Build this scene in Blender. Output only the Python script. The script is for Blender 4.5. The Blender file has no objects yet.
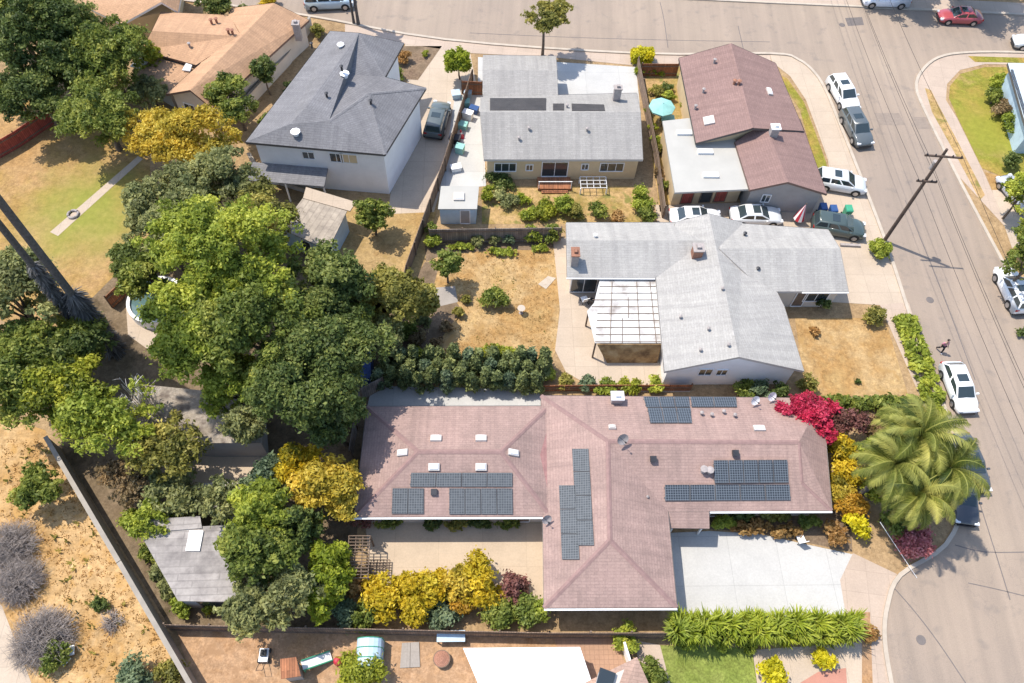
import bpy, math, random
import numpy as np
from mathutils import Vector, Matrix
R = math.radians
rnd = random.Random(7)
nr = np.random.default_rng(11)
S = bpy.context.scene
COL = S.collection

# ------------------------------------------------------------------ camera geometry (survey of the photograph)
CAM_H, FPX = 54.0, 796.0
_n = Vector((-30.0, 485.0)); _L = _n.length
NX, NY = _n.x / _L, _n.y / _L
TH = math.atan2(FPX, _L)
ST, CT = math.sin(TH), math.cos(TH)
def ray(px, py):
    u, v = px - 512.0, py - 341.5
    vp = u * NX + v * NY
    up = u * NY - v * NX
    return Vector((up, -vp * ST + FPX * CT, -vp * CT - FPX * ST))
def G(px, py, z=0.0):
    r = ray(px, py); t = (z - CAM_H) / r.z
    return Vector((r.x * t, r.y * t, z))
def GP(px, py, plane):
    p0, n = plane
    o = Vector((0, 0, CAM_H)); r = ray(px, py)
    return o + r * ((p0 - o).dot(n) / r.dot(n))
A4 = R(4.0)
EX, EY = Vector((math.cos(A4), math.sin(A4), 0)), Vector((-math.sin(A4), math.cos(A4), 0))   # lot grid
UP = Vector((0, 0, 1))

# ------------------------------------------------------------------ materials
def newmat(name):
    m = bpy.data.materials.new(name); m.use_nodes = True
    nt = m.node_tree
    return m, nt, nt.nodes['Principled BSDF']
def N(nt, t, **kw):
    n = nt.nodes.new(t)
    for k, v in kw.items():
        if k in n.inputs: n.inputs[k].default_value = v
        else: setattr(n, k, v)
    return n
def c4(c): return (c[0], c[1], c[2], 1.0)
def ramp(nt, fac, stops):
    r = N(nt, 'ShaderNodeValToRGB')
    e = r.color_ramp.elements
    while len(e) < len(stops): e.new(0.5)
    for k, (p, c) in enumerate(stops):
        e[k].position = p; e[k].color = c4(c)
    nt.links.new(fac, r.inputs[0])
    return r.outputs[0]
def mixc(nt, fac, a, b, mode='MIX'):
    m = N(nt, 'ShaderNodeMix'); m.data_type = 'RGBA'; m.blend_type = mode
    if isinstance(fac, float): m.inputs[0].default_value = fac
    else: nt.links.new(fac, m.inputs[0])
    for i, x in ((6, a), (7, b)):
        if isinstance(x, tuple): m.inputs[i].default_value = c4(x)
        else: nt.links.new(x, m.inputs[i])
    return m.outputs[2]
def noise(nt, co, scale, detail=4, rough=.6):
    n = N(nt, 'ShaderNodeTexNoise', Scale=scale, Detail=detail, Roughness=rough)
    nt.links.new(co, n.inputs['Vector'])
    return n.outputs['Fac']
def pos(nt): return N(nt, 'ShaderNodeNewGeometry').outputs['Position']
def uvc(nt):
    n = N(nt, 'ShaderNodeUVMap'); n.uv_map = 'UVMap'
    return n.outputs[0]
def bump(nt, b, h, s, d=.05):
    n = N(nt, 'ShaderNodeBump', Strength=s, Distance=d)
    nt.links.new(h, n.inputs['Height']); nt.links.new(n.outputs[0], b.inputs['Normal'])

def ground_mat(name, cols, big=.12, fine=2.5, rough=.95, bs=.4, speck=None):
    """patchy natural ground: large patches between colours, fine grain on top"""
    m, nt, b = newmat(name); p = pos(nt)
    f1 = noise(nt, p, big, 5, .62)
    k = len(cols)
    base = ramp(nt, f1, [(.3 + .4 * i / max(1, k - 1), c) for i, c in enumerate(cols)])
    f2 = noise(nt, p, fine, 6, .75)
    g = ramp(nt, f2, [(.28, (.62, .62, .62)), (.72, (1.3, 1.28, 1.25))])
    col = mixc(nt, 1.0, base, g, 'MULTIPLY')
    f6 = noise(nt, p, .7, 5, .7)
    col = mixc(nt, 1.0, col, ramp(nt, f6, [(.3, (.80, .78, .74)), (.5, (1, 1, 1)), (.7, (1.12, 1.12, 1.1))]), 'MULTIPLY')
    f7 = noise(nt, p, 7, 3, .8)
    col = mixc(nt, 1.0, col, ramp(nt, f7, [(.3, (.8, .78, .74)), (.7, (1.16, 1.16, 1.14))]), 'MULTIPLY')
    if speck:
        f3 = noise(nt, p, 1.1, 3, .5)
        s = ramp(nt, f3, [(.56, (0, 0, 0)), (.68, (1, 1, 1))])
        col = mixc(nt, s, col, speck)
    nt.links.new(col, b.inputs['Base Color']); b.inputs['Roughness'].default_value = rough
    b.inputs['Specular IOR Level'].default_value = .15
    bump(nt, b, f2, bs, .08)
    return m
def plain(name, c, var=.12, scale=1.5, rough=.7, metal=0.0, coat=0.0, spec=.4):
    m, nt, b = newmat(name); p = pos(nt)
    f = noise(nt, p, scale, 5, .65)
    lo = tuple(x * (1 - var) for x in c); hi = tuple(min(1, x * (1 + var)) for x in c)
    nt.links.new(ramp(nt, f, [(.3, lo), (.7, hi)]), b.inputs['Base Color'])
    b.inputs['Roughness'].default_value = rough; b.inputs['Metallic'].default_value = metal
    b.inputs['Coat Weight'].default_value = coat; b.inputs['Specular IOR Level'].default_value = spec
    return m
def shingle(name, c, dark=.8, row=.22, wid=.7, patch=.16, sq=False, tint=None):
    m, nt, b = newmat(name); uv = uvc(nt); p = pos(nt)
    br = N(nt, 'ShaderNodeTexBrick', Scale=1.0)
    br.inputs['Brick Width'].default_value = wid; br.inputs['Row Height'].default_value = row
    br.inputs['Mortar Size'].default_value = row * .13; br.inputs['Bias'].default_value = 0
    br.inputs['Color1'].default_value = c4([x * .94 for x in c]); br.inputs['Color2'].default_value = c4([min(1, x * 1.06) for x in c])
    br.inputs['Mortar'].default_value = c4([x * dark for x in c])
    nt.links.new(uv, br.inputs['Vector'])
    f = noise(nt, p, .35, 6, .7)
    t2 = tint or (1, 1, 1)
    pt = ramp(nt, f, [(.3, (1 - patch,) * 3), (.7, tuple((1 + patch) * x for x in t2))])
    col = mixc(nt, 1.0, br.outputs['Color'], pt, 'MULTIPLY')
    st = N(nt, 'ShaderNodeMapping'); st.inputs['Scale'].default_value = (2.2, .12, 1)
    nt.links.new(uv, st.inputs['Vector'])
    f4 = noise(nt, st.outputs[0], 1.0, 4, .6)
    col = mixc(nt, 1.0, col, ramp(nt, f4, [(.3, (.86, .86, .87)), (.7, (1.09, 1.09, 1.08))]), 'MULTIPLY')
    f3 = noise(nt, p, 9, 3, .8)
    col = mixc(nt, 1.0, col, ramp(nt, f3, [(.3, (.86, .86, .86)), (.7, (1.12, 1.12, 1.12))]), 'MULTIPLY')
    nt.links.new(col, b.inputs['Base Color']); b.inputs['Roughness'].default_value = .92
    b.inputs['Specular IOR Level'].default_value = .2
    bump(nt, b, br.outputs['Fac'], .25, .03)
    return m
def boards(name, c, width=.16, dark=.5, vert=True, rough=.85, var=.25):
    """planks by uv: vertical on walls, along u otherwise"""
    m, nt, b = newmat(name); uv = uvc(nt)
    mp = N(nt, 'ShaderNodeMapping')
    if vert: mp.inputs['Rotation'].default_value = (0, 0, R(90))
    nt.links.new(uv, mp.inputs['Vector'])
    br = N(nt, 'ShaderNodeTexBrick', Scale=1.0)
    br.offset = .37
    br.inputs['Brick Width'].default_value = 2.6; br.inputs['Row Height'].default_value = width
    br.inputs['Mortar Size'].default_value = width * .09
    br.inputs['Color1'].default_value = c4([x * (1 - var) for x in c]); br.inputs['Color2'].default_value = c4([x * (1 + var) for x in c])
    br.inputs['Mortar'].default_value = c4([x * dark for x in c])
    nt.links.new(mp.outputs[0], br.inputs['Vector'])
    f = noise(nt, pos(nt), 1.2, 5, .7)
    col = mixc(nt, 1.0, br.outputs['Color'], ramp(nt, f, [(.3, (.62, .6, .6)), (.7, (1.2, 1.18, 1.15))]), 'MULTIPLY')
    nt.links.new(col, b.inputs['Base Color']); b.inputs['Roughness'].default_value = rough
    bump(nt, b, br.outputs['Fac'], .3, .02)
    return m
def leaf_mat(name, cols, trans=.42):
    m, nt, b = newmat(name)
    at = N(nt, 'ShaderNodeAttribute'); at.attribute_name = 'tint'
    k = len(cols)
    col = ramp(nt, at.outputs['Fac'], [(i / max(1, k - 1), c) for i, c in enumerate(cols)])
    f = noise(nt, pos(nt), .5, 3, .5)
    col = mixc(nt, 1.0, col, ramp(nt, f, [(.3, (.75, .8, .78)), (.7, (1.25, 1.18, 1.1))]), 'MULTIPLY')
    nt.links.new(col, b.inputs['Base Color']); b.inputs['Roughness'].default_value = .55
    b.inputs['Specular IOR Level'].default_value = .3
    tr = N(nt, 'ShaderNodeBsdfTranslucent'); nt.links.new(col, tr.inputs['Color'])
    mx = N(nt, 'ShaderNodeMixShader'); mx.inputs[0].default_value = trans
    out = nt.nodes['Material Output']
    nt.links.new(b.outputs[0], mx.inputs[1]); nt.links.new(tr.outputs[0], mx.inputs[2]); nt.links.new(mx.outputs[0], out.inputs['Surface'])
    return m
def paint(name, c, rough=.3):
    m, nt, b = newmat(name)
    f = noise(nt, pos(nt), 1.3, 4, .6)
    nt.links.new(ramp(nt, f, [(.3, tuple(x * .93 for x in c)), (.7, c)]), b.inputs['Base Color'])
    b.inputs['Roughness'].default_value = rough; b.inputs['Coat Weight'].default_value = .6
    b.inputs['Coat Roughness'].default_value = .06
    return m
def solar_mat(name, c, line, cell=.165, spec=.4, rough=.3):
    m, nt, b = newmat(name); uv = uvc(nt)
    br = N(nt, 'ShaderNodeTexBrick', Scale=1.0); br.offset = 0.0
    br.inputs['Brick Width'].default_value = cell; br.inputs['Row Height'].default_value = cell
    br.inputs['Mortar Size'].default_value = cell * .1
    br.inputs['Color1'].default_value = c4([x * .85 for x in c]); br.inputs['Color2'].default_value = c4([x * 1.15 for x in c])
    br.inputs['Mortar'].default_value = c4(line)
    nt.links.new(uv, br.inputs['Vector'])
    nt.links.new(br.outputs['Color'], b.inputs['Base Color']); b.inputs['Roughness'].default_value = rough
    b.inputs['Specular IOR Level'].default_value = spec
    return m
def road_mat():
    m, nt, b = newmat('asphalt'); p = pos(nt)
    f1 = noise(nt, p, .07, 5, .6)
    base = ramp(nt, f1, [(.32, (.27, .215, .17)), (.5, (.305, .24, .185)), (.68, (.335, .265, .20))])
    st = N(nt, 'ShaderNodeMapping'); st.inputs['Rotation'].default_value = (0, 0, R(-6)); st.inputs['Scale'].default_value = (.9, .03, 1)
    nt.links.new(p, st.inputs['Vector'])
    f2 = noise(nt, st.outputs[0], 1.0, 4, .6)
    col = mixc(nt, 1.0, base, ramp(nt, f2, [(.35, (.9, .9, .9)), (.65, (1.08, 1.07, 1.06))]), 'MULTIPLY')
    f3 = noise(nt, p, 14, 4, .8)
    col = mixc(nt, 1.0, col, ramp(nt, f3, [(.3, (.86, .86, .86)), (.7, (1.12, 1.12, 1.12))]), 'MULTIPLY')
    f5 = noise(nt, p, .8, 3, .5)
    stain = ramp(nt, f5, [(.58, (0, 0, 0)), (.74, (.38, .38, .38))])
    col = mixc(nt, stain, col, (.14, .125, .115))
    vo = N(nt, 'ShaderNodeTexVoronoi', Scale=.16); vo.feature = 'DISTANCE_TO_EDGE'
    wp = N(nt, 'ShaderNodeVectorMath'); wp.operation = 'MULTIPLY_ADD'
    nz = N(nt, 'ShaderNodeTexNoise', Scale=.5, Detail=4); nt.links.new(p, nz.inputs['Vector'])
    nt.links.new(nz.outputs['Color'], wp.inputs[0]); wp.inputs[1].default_value = (4, 4, 4); nt.links.new(p, wp.inputs[2])
    nt.links.new(wp.outputs[0], vo.inputs['Vector'])
    cr = ramp(nt, vo.outputs['Distance'], [(0.0, (.2, .2, .2)), (.006, (0, 0, 0))])
    col = mixc(nt, cr, col, (.12, .105, .1))
    nt.links.new(col, b.inputs['Base Color']); b.inputs['Roughness'].default_value = .9
    bump(nt, b, f3, .2, .02)
    return m
def concrete(name, c, joint=1.6, jd=.8, var=.1, rot=4.0):
    m, nt, b = newmat(name); p = pos(nt)
    mp = N(nt, 'ShaderNodeMapping'); mp.inputs['Rotation'].default_value = (0, 0, R(-rot)); nt.links.new(p, mp.inputs['Vector'])
    br = N(nt, 'ShaderNodeTexBrick', Scale=1.0); br.offset = 0.0
    br.inputs['Brick Width'].default_value = joint; br.inputs['Row Height'].default_value = joint
    br.inputs['Mortar Size'].default_value = .018
    br.inputs['Color1'].default_value = c4([x * .96 for x in c]); br.inputs['Color2'].default_value = c4([min(1, x * 1.04) for x in c])
    br.inputs['Mortar'].default_value = c4([x * jd for x in c])
    nt.links.new(mp.outputs[0], br.inputs['Vector'])
    f = noise(nt, p, .5, 6, .68)
    col = mixc(nt, 1.0, br.outputs['Color'], ramp(nt, f, [(.3, (1 - var,) * 3), (.7, (1 + var * .6,) * 3)]), 'MULTIPLY')
    f3 = noise(nt, p, 8, 3, .8)
    col = mixc(nt, 1.0, col, ramp(nt, f3, [(.3, (.93, .93, .93)), (.7, (1.06, 1.06, 1.06))]), 'MULTIPLY')
    nt.links.new(col, b.inputs['Base Color']); b.inputs['Roughness'].default_value = .88
    return m

M = {}
M['terrain'] = ground_mat('dry_soil', [(.27, .185, .105), (.36, .25, .14), (.31, .21, .115)])
M['deadgrass'] = ground_mat('dead_grass', [(0.330, 0.210, 0.084), (0.400, 0.278, 0.129), (0.360, 0.252, 0.123), (0.310, 0.184, 0.073)], .16, 3.0, speck=(.31, .21, .085))
M['hill'] = ground_mat('hillside_grass', [(0.424, 0.257, 0.107), (0.506, 0.342, 0.174), (0.388, 0.231, 0.091), (0.471, 0.342, 0.198)], .2, 2.2, bs=.5, speck=(.42, .25, .09))
M['palegrass'] = ground_mat('pale_dead_lawn', [(0.400, 0.268, 0.118), (0.430, 0.299, 0.151), (0.350, 0.210, 0.084), (0.410, 0.284, 0.129)], .22, 2.4, speck=(.36, .225, .09))
M['lawnmix'] = ground_mat('half_dead_lawn', [(0.380, 0.247, 0.095), (0.330, 0.236, 0.062), (0.210, 0.210, 0.034), (0.360, 0.252, 0.101)], .2, 2.5)
M['leftlawn'] = ground_mat('patchy_lawn', [(.36, .215, .085), (.33, .215, .075), (.39, .25, .12), (.35, .205, .08)], .12, 2.2)
def add_green(m, c, r, col):
    nt = m.node_tree; b = nt.nodes['Principled BSDF']; src = b.inputs['Base Color'].links[0].from_socket; p = pos(nt)
    sub = N(nt, 'ShaderNodeVectorMath'); sub.operation = 'DISTANCE'; sub.inputs[1].default_value = c; nt.links.new(p, sub.inputs[0])
    ml = N(nt, 'ShaderNodeMath'); ml.operation = 'DIVIDE'; ml.inputs[1].default_value = r; nt.links.new(sub.outputs['Value'], ml.inputs[0])
    ad = N(nt, 'ShaderNodeMath'); ad.operation = 'ADD'; nt.links.new(ml.outputs[0], ad.inputs[0]); nt.links.new(noise(nt, p, .45, 5, .65), ad.inputs[1])
    mr = N(nt, 'ShaderNodeMapRange'); mr.inputs['From Min'].default_value = .7; mr.inputs['From Max'].default_value = 1.5; mr.inputs['To Min'].default_value = .95; mr.inputs['To Max'].default_value = 0
    nt.links.new(ad.outputs[0], mr.inputs['Value'])
    g = ramp(nt, noise(nt, p, 1.8, 5, .7), [(.35, col), (.7, tuple(x * 1.35 for x in col))])
    nt.links.new(mixc(nt, mr.outputs['Result'], src, g), b.inputs['Base Color'])
add_green(M['leftlawn'], G(88, 212), 7.0, (.20, .205, .04))
add_green(M['lawnmix'], G(990, 130), 6.0, (.20, .20, .03))
M['lawn'] = ground_mat('green_lawn', [(.15, .195, .038), (.185, .225, .05), (.215, .24, .065)], .5, 3.5)
M['dirt'] = ground_mat('orange_dirt', [(.38, .215, .11), (.42, .27, .165), (.35, .205, .105)], .35, 2.5, speck=(.33, .2, .11))
M['mulch'] = ground_mat('dark_mulch', [(.16, .11, .08), (.22, .16, .11), (.12, .09, .06)], .5, 4.0)
M['garden'] = ground_mat('weedy_garden', [(.40, .26, .11), (.30, .22, .075), (.43, .29, .14), (.36, .235, .10)], .35, 2.6, speck=(.19, .175, .05))
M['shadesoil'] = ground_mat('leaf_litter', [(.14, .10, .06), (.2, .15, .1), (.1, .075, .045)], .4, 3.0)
M['road'] = road_mat()
M['patch'] = plain('asphalt_patch', (.25, .20, .16), .12, 3, .9)
M['darkpatch'] = plain('dark_asphalt_patch', (.15, .13, .12), .15, 3, .9)
M['concrete'] = concrete('pale_concrete', (.455, .365, .275), 1.8, .8)
M['walk'] = concrete('pinkish_sidewalk', (.435, .34, .265), 1.5, .82, .1, -4)
M['white_concrete'] = concrete('white_concrete', (.455, .445, .42), 3.4, .78, .09)
M['peach'] = concrete('peach_concrete', (.46, .36, .255), 3.0, .88, .1)
M['greyconc'] = concrete('grey_concrete', (.33, .29, .25), 2.4, .85, .14)
M['pave'] = concrete('stone_paving', (.40, .30, .21), .6, .75, .14)
M['brickpave'] = concrete('brick_paving', (.37, .22, .14), .3, .78, .12)
M['kerb'] = plain('kerb_concrete', (.44, .375, .30), .12, 1.2, .85)
M['redpatio'] = plain('red_stained_concrete', (.42, .20, .145), .1, 1, .85)
M['roofA'] = shingle('rose_brown_shingles', (.325, .229, .198), .88, .2, .55, .17, tint=(1.0, .97, .96))
M['roofApatch'] = shingle('new_red_shingles', (.36, .195, .175), .88)
M['capA'] = plain('ridge_shingles', (.26, .165, .148), .15, 3, .9)
M['roofB'] = shingle('pale_grey_shingles', (.37, .352, .325), .92, .2, .55, patch=.06)
M['roofC'] = shingle('dusty_pink_shingles', (.255, .165, .145), .88, .2, .55, patch=.07)
M['flatC'] = plain('white_rolled_roofing', (.41, .395, .355), .06, .5, .8)
M['roofD'] = shingle('light_grey_shingles', (.315, .298, .275), .92, .2, .55, patch=.06)
M['roofE'] = shingle('blue_grey_shingles', (.195, .19, .195), .84, .2, .55, patch=.14)
M['roofF'] = shingle('tan_shingles', (.45, .275, .165), .9, .2, .55, patch=.09)
M['roofJ'] = plain('pale_blue_roof', (.52, .60, .64), .06, .6, .5)
M['cement_sheet'] = boards('corrugated_roof_sheet', (.36, .31, .25), .5, .82, True, .8, .06)
M['greysheet'] = boards('weathered_roof_boards', (.31, .285, .265), .45, .85, False, .9, .14)
M['dustyroof'] = ground_mat('dusty_shed_roof', [(.22, .19, .165), (.33, .29, .25), (.27, .23, .19)], .5, 3.0, speck=(.15, .12, .10))
M['tanroof'] = shingle('brown_pink_roofing', (.40, .27, .21), .85)
M['wall_white'] = plain('white_stucco', (.82, .80, .78), .06, .8, .85)
M['wall_cream'] = plain('cream_stucco', (.60, .53, .45), .08, .8, .85)
M['wall_tan'] = plain('tan_stucco', (.62, .47, .28), .1, .8, .85)
M['wall_grey'] = plain('grey_stucco', (.33, .31, .29), .1, .8, .85)
M['fascia'] = plain('fascia_paint', (.52, .48, .44), .08, 2, .6)
M['fascia_br'] = plain('brown_fascia', (.17, .11, .09), .1, 2, .6)
M['darkfascia'] = plain('dark_fascia', (.09, .085, .08), .1, 2, .6)
M['whitewood'] = plain('white_paint', (.78, .77, .75), .05, 2, .5)
M['solar'] = solar_mat('solar_cells', (.026, .033, .042), (.16, .18, .2))
M['solarlight'] = solar_mat('solar_cells_dusty', (.075, .083, .092), (.16, .17, .175), .165, .06, .55)
M['solarblack'] = boards('pool_heater_mat', (.05, .045, .045), .12, .5, False, .6, .1)
M['alu'] = plain('aluminium', (.12, .125, .13), .08, 3, .6, 0.0, 0.0, .1)
M['glass'] = paint('window_glass', (.035, .045, .05), .08)
M['glassblue'] = paint('car_glass', (.035, .05, .055), .06)
M['black'] = plain('black_rubber', (.02, .02, .02), .2, 5, .7)
M['darkmetal'] = plain('dark_metal', (.05, .05, .055), .2, 3, .5, .4)
M['chrome'] = plain('wheel_alloy', (.45, .45, .46), .1, 4, .35, .8)
M['headlight'] = plain('headlight_lens', (.7, .72, .74), .05, 4, .15)
M['taillight'] = plain('taillight_lens', (.4, .02, .015), .1, 4, .2)
M['brick'] = shingle('chimney_brick', (.36, .18, .12), .6, .08, .22)
M['stonegrey'] = plain('chimney_stone', (.34, .30, .28), .2, 3, .9)
M['timber'] = plain('weathered_timber', (.17, .12, .085), .3, 3, .85)
M['polewood'] = plain('pole_wood', (.095, .065, .05), .3, 3, .85)
M['fence'] = boards('weathered_fence_boards', (.22, .155, .11))
M['fencegrey'] = boards('grey_fence_boards', (.24, .20, .17))
M['fencered'] = boards('red_stained_boards', (.38, .085, .06))
M['fencebrown'] = boards('rust_brown_boards', (.32, .13, .06))
M['blockwall'] = plain('concrete_block_wall', (.30, .265, .22), .14, 1.4, .9)
M['bark'] = plain('tree_bark', (.13, .10, .075), .35, 4, .95)
M['palmbark'] = plain('palm_bark', (.085, .078, .075), .4, 5, .95)
M['twig'] = plain('grey_dry_twigs', (.31, .265, .235), .25, 3, .95)
M['twigpale'] = plain('bleached_twigs', (.48, .44, .40), .2, 3, .95)
M['teal'] = plain('faded_teal_canvas', (.26, .50, .45), .12, 1.5, .8)
M['cloth_white'] = plain('white_canvas', (.80, .80, .79), .02, 1, .7)
M['cloth_blue'] = plain('pale_blue_plastic', (.42, .54, .62), .1, 2, .5)
M['bluetarp'] = plain('deep_blue_tarp', (.05, .10, .3), .2, 1, .6)
M['red'] = plain('red_plastic', (.45, .03, .05), .1, 2, .5)
M['pinkcloth'] = plain('pink_cloth', (.55, .22, .30), .1, 3, .8)
M['skin'] = plain('skin', (.42, .26, .19), .06, 6, .6)
M['blackcloth'] = plain('black_cloth', (.025, .022, .028), .2, 5, .85)
M['hair'] = plain('dark_hair', (.03, .02, .015), .2, 5, .7)
M['water'] = paint('pool_water', (.10, .17, .17), .1)
M['green_plastic'] = plain('green_plastic', (.05, .30, .17), .1, 2, .5)
M['blue_plastic'] = plain('blue_plastic', (.03, .08, .22), .1, 2, .5)
def poly_mat():
    m, nt, b = newmat('stained_polycarbonate'); p = pos(nt)
    f = noise(nt, p, .55, 4, .6)
    st = ramp(nt, f, [(.42, (.62, .62, .60)), (.56, (.54, .52, .49)), (.72, (.26, .22, .19))])
    nt.links.new(st, b.inputs['Base Color']); b.inputs['Roughness'].default_value = .4
    return m
M['poly'] = poly_mat()
def stain_mat():
    m, nt, b = newmat('stained_plywood'); p = pos(nt)
    f = noise(nt, p, .9, 5, .65)
    nt.links.new(ramp(nt, f, [(.32, (.13, .07, .03)), (.5, (.34, .21, .09)), (.68, (.47, .34, .18))]), b.inputs['Base Color'])
    b.inputs['Roughness'].default_value = .85
    return m
M['plywood'] = stain_mat()

LEAF = {
 'dark':   [(0.043, 0.068, 0.022), (0.122, 0.169, 0.044), (0.301, 0.338, 0.097)],
 'mid':    [(0.064, 0.095, 0.022), (0.200, 0.250, 0.049), (0.444, 0.459, 0.103)],
 'light':  [(0.096, 0.137, 0.021), (0.317, 0.377, 0.053), (0.579, 0.598, 0.099)],
 'grey':   [(0.096, 0.111, 0.049), (0.262, 0.280, 0.111), (0.524, 0.520, 0.211)],
 'olive':  [(0.096, 0.101, 0.026), (0.289, 0.273, 0.064), (0.551, 0.481, 0.129)],
 'lime':   [(0.117, 0.165, 0.020), (0.303, 0.363, 0.030), (0.513, 0.528, 0.069)],
 'yelgrn': [(.09, .12, .018), (.30, .335, .035), (.54, .53, .07)],
 'yellow': [(.17, .17, .018), (.62, .45, .025), (.82, .67, .07)],
 'gold':   [(.18, .16, .022), (.56, .42, .05), (.76, .62, .12)],
 'lemon':  [(.30, .30, .02), (.68, .60, .02), (.82, .75, .07)],
 'orange': [(.15, .12, .02), (.52, .29, .03), (.68, .44, .07)],
 'rust':   [(.16, .11, .045), (.42, .24, .085), (.55, .36, .14)],
 'pink':   [(.12, .06, .03), (.60, .03, .10), (.76, .10, .18)],
 'plum':   [(.08, .06, .04), (.24, .10, .09), (.40, .20, .17)],
 'rose':   [(.14, .08, .06), (.48, .16, .19), (.64, .32, .31)],
 'brown':  [(.12, .09, .05), (.29, .20, .10), (.44, .33, .18)],
 'blue':   [(0.064, 0.101, 0.067), (0.157, 0.216, 0.122), (0.358, 0.419, 0.231)],
 'conifer':[(0.072, 0.101, 0.043), (0.186, 0.223, 0.085), (0.415, 0.446, 0.170)],
 'palm':   [(.05, .08, .014), (.20, .225, .04), (.50, .48, .13)],
 'dead':   [(.06, .058, .058), (.12, .115, .115), (.24, .23, .23)],  # palm skirts: dead fronds, with their shaded side painted in as dark grey
 'deadpalm': [(.16, .10, .05), (.30, .21, .10), (.42, .32, .17)],
 'straw':  [(.36, .21, .07), (.47, .30, .12), (.56, .39, .18)],
}
for k, v in LEAF.items(): M['leaf_' + k] = leaf_mat(k + '_leaves', v)

# ------------------------------------------------------------------ mesh building
def org(o):
    v = Vector((0, 0, 0))
    while o is not None:
        v = v + o.location; o = o.parent
    return v
def auto_uv(me):
    nv, nl, npz = len(me.vertices), len(me.loops), len(me.polygons)
    if npz == 0: return
    co = np.empty(nv * 3, np.float32); me.vertices.foreach_get('co', co); co = co.reshape(-1, 3)
    nn = np.empty(npz * 3, np.float32); me.polygons.foreach_get('normal', nn); nn = nn.reshape(-1, 3)
    lt = np.empty(npz, np.int32); me.polygons.foreach_get('loop_total', lt)
    vi = np.empty(nl, np.int32); me.loops.foreach_get('vertex_index', vi)
    h = np.hypot(nn[:, 0], nn[:, 1])
    t = np.zeros_like(nn); flat = h < .02
    t[~flat, 0] = -nn[~flat, 1] / h[~flat]; t[~flat, 1] = nn[~flat, 0] / h[~flat]
    t[flat] = (EX.x, EX.y, 0)
    b = np.cross(nn, t)
    f = np.repeat(np.arange(npz), lt)
    c = co[vi]
    uv = np.stack([(c * t[f]).sum(1), (c * b[f]).sum(1)], 1).astype(np.float32)
    l = me.uv_layers.new(name='UVMap'); l.data.foreach_set('uv', uv.ravel())
class MB:
    def __init__(s): s.v = []; s.f = []; s.m = []
    def poly(s, pts, mi=0):
        k = len(s.v); s.v += [Vector(p) for p in pts]; s.f.append(list(range(k, k + len(pts)))); s.m.append(mi); return s
    def hexa(s, b, t, mi=0):
        """closed prism from a bottom ring (ccw from above) and a top ring"""
        k = len(s.v); n = len(b)
        s.v += [Vector(p) for p in b] + [Vector(p) for p in t]
        s.f.append([k + i for i in reversed(range(n))]); s.f.append([k + n + i for i in range(n)])
        for i in range(n):
            j = (i + 1) % n
            s.f.append([k + i, k + j, k + n + j, k + n + i])
        s.m += [mi] * (n + 2); return s
    def box(s, c, t, b, n, sx, sy, sz, mi=0):
        """box standing on c: half sizes sx,sy along t,b, height sz along n"""
        c = Vector(c)
        q = [c - t * sx - b * sy, c + t * sx - b * sy, c + t * sx + b * sy, c - t * sx + b * sy]
        return s.hexa(q, [p + n * sz for p in q], mi)
    def tube(s, pts, rad, n=6, mi=0, cap=True):
        pts = [Vector(p) for p in pts]; k0 = len(s.v); m = len(pts)
        if not hasattr(rad, '__len__'): rad = [rad] * m
        for i, p in enumerate(pts):
            d = (pts[min(i + 1, m - 1)] - pts[max(i - 1, 0)]).normalized()
            a = d.orthogonal().normalized(); b = d.cross(a)
            for j in range(n):
                w = 2 * math.pi * j / n
                s.v.append(p + (a * math.cos(w) + b * math.sin(w)) * rad[i])
        for i in range(m - 1):
            for j in range(n):
                q = (j + 1) % n
                s.f.append([k0 + i * n + j, k0 + i * n + q, k0 + (i + 1) * n + q, k0 + (i + 1) * n + j]); s.m.append(mi)
        if cap:
            s.f.append([k0 + j for j in reversed(range(n))]); s.f.append([k0 + (m - 1) * n + j for j in range(n)]); s.m += [mi, mi]
        return s
    def build(s, name, mats, parent=None, smooth=None, local=False):
        o0 = Vector((0, 0, 0)) if (local or parent is None) else org(parent)
        me = bpy.data.meshes.new(name)
        me.from_pydata([tuple(p - o0) for p in s.v], [], s.f)
        for m in (mats if isinstance(mats, (list, tuple)) else [mats]): me.materials.append(m)
        if any(s.m): me.polygons.foreach_set('material_index', s.m)
        me.update(); auto_uv(me)
        if smooth is not None:
            me.polygons.foreach_set('use_smooth', [True] * len(me.polygons))
            me.set_sharp_from_angle(angle=R(smooth))
        o = bpy.data.objects.new(name, me); COL.objects.link(o)
        if parent is not None: o.parent = parent
        return o
def recentre(o, p):
    """move a top-level mesh's origin to p"""
    o.data.transform(Matrix.Translation(-Vector(p))); o.location = p
    return o
def tag(o, label, cat, group=None, kind=None):
    if label: o['label'] = label
    if cat: o['category'] = cat
    if group: o['group'] = group
    if kind: o['kind'] = kind
    return o
def thing(name, label, cat, loc, rz=0.0, group=None):
    o = bpy.data.objects.new(name, None); COL.objects.link(o)
    o.empty_display_size = .3
    o.location = loc; o.rotation_euler = (0, 0, rz)
    return tag(o, label, cat, group)
def centre(pts):
    c = Vector((0, 0, 0))
    for p in pts: c = c + p
    return c / len(pts)
def area2(p): return sum(p[i].x * p[(i + 1) % len(p)].y - p[(i + 1) % len(p)].x * p[i].y for i in range(len(p)))
def ccw(p): return list(p) if area2(p) > 0 else list(reversed(p))

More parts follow.
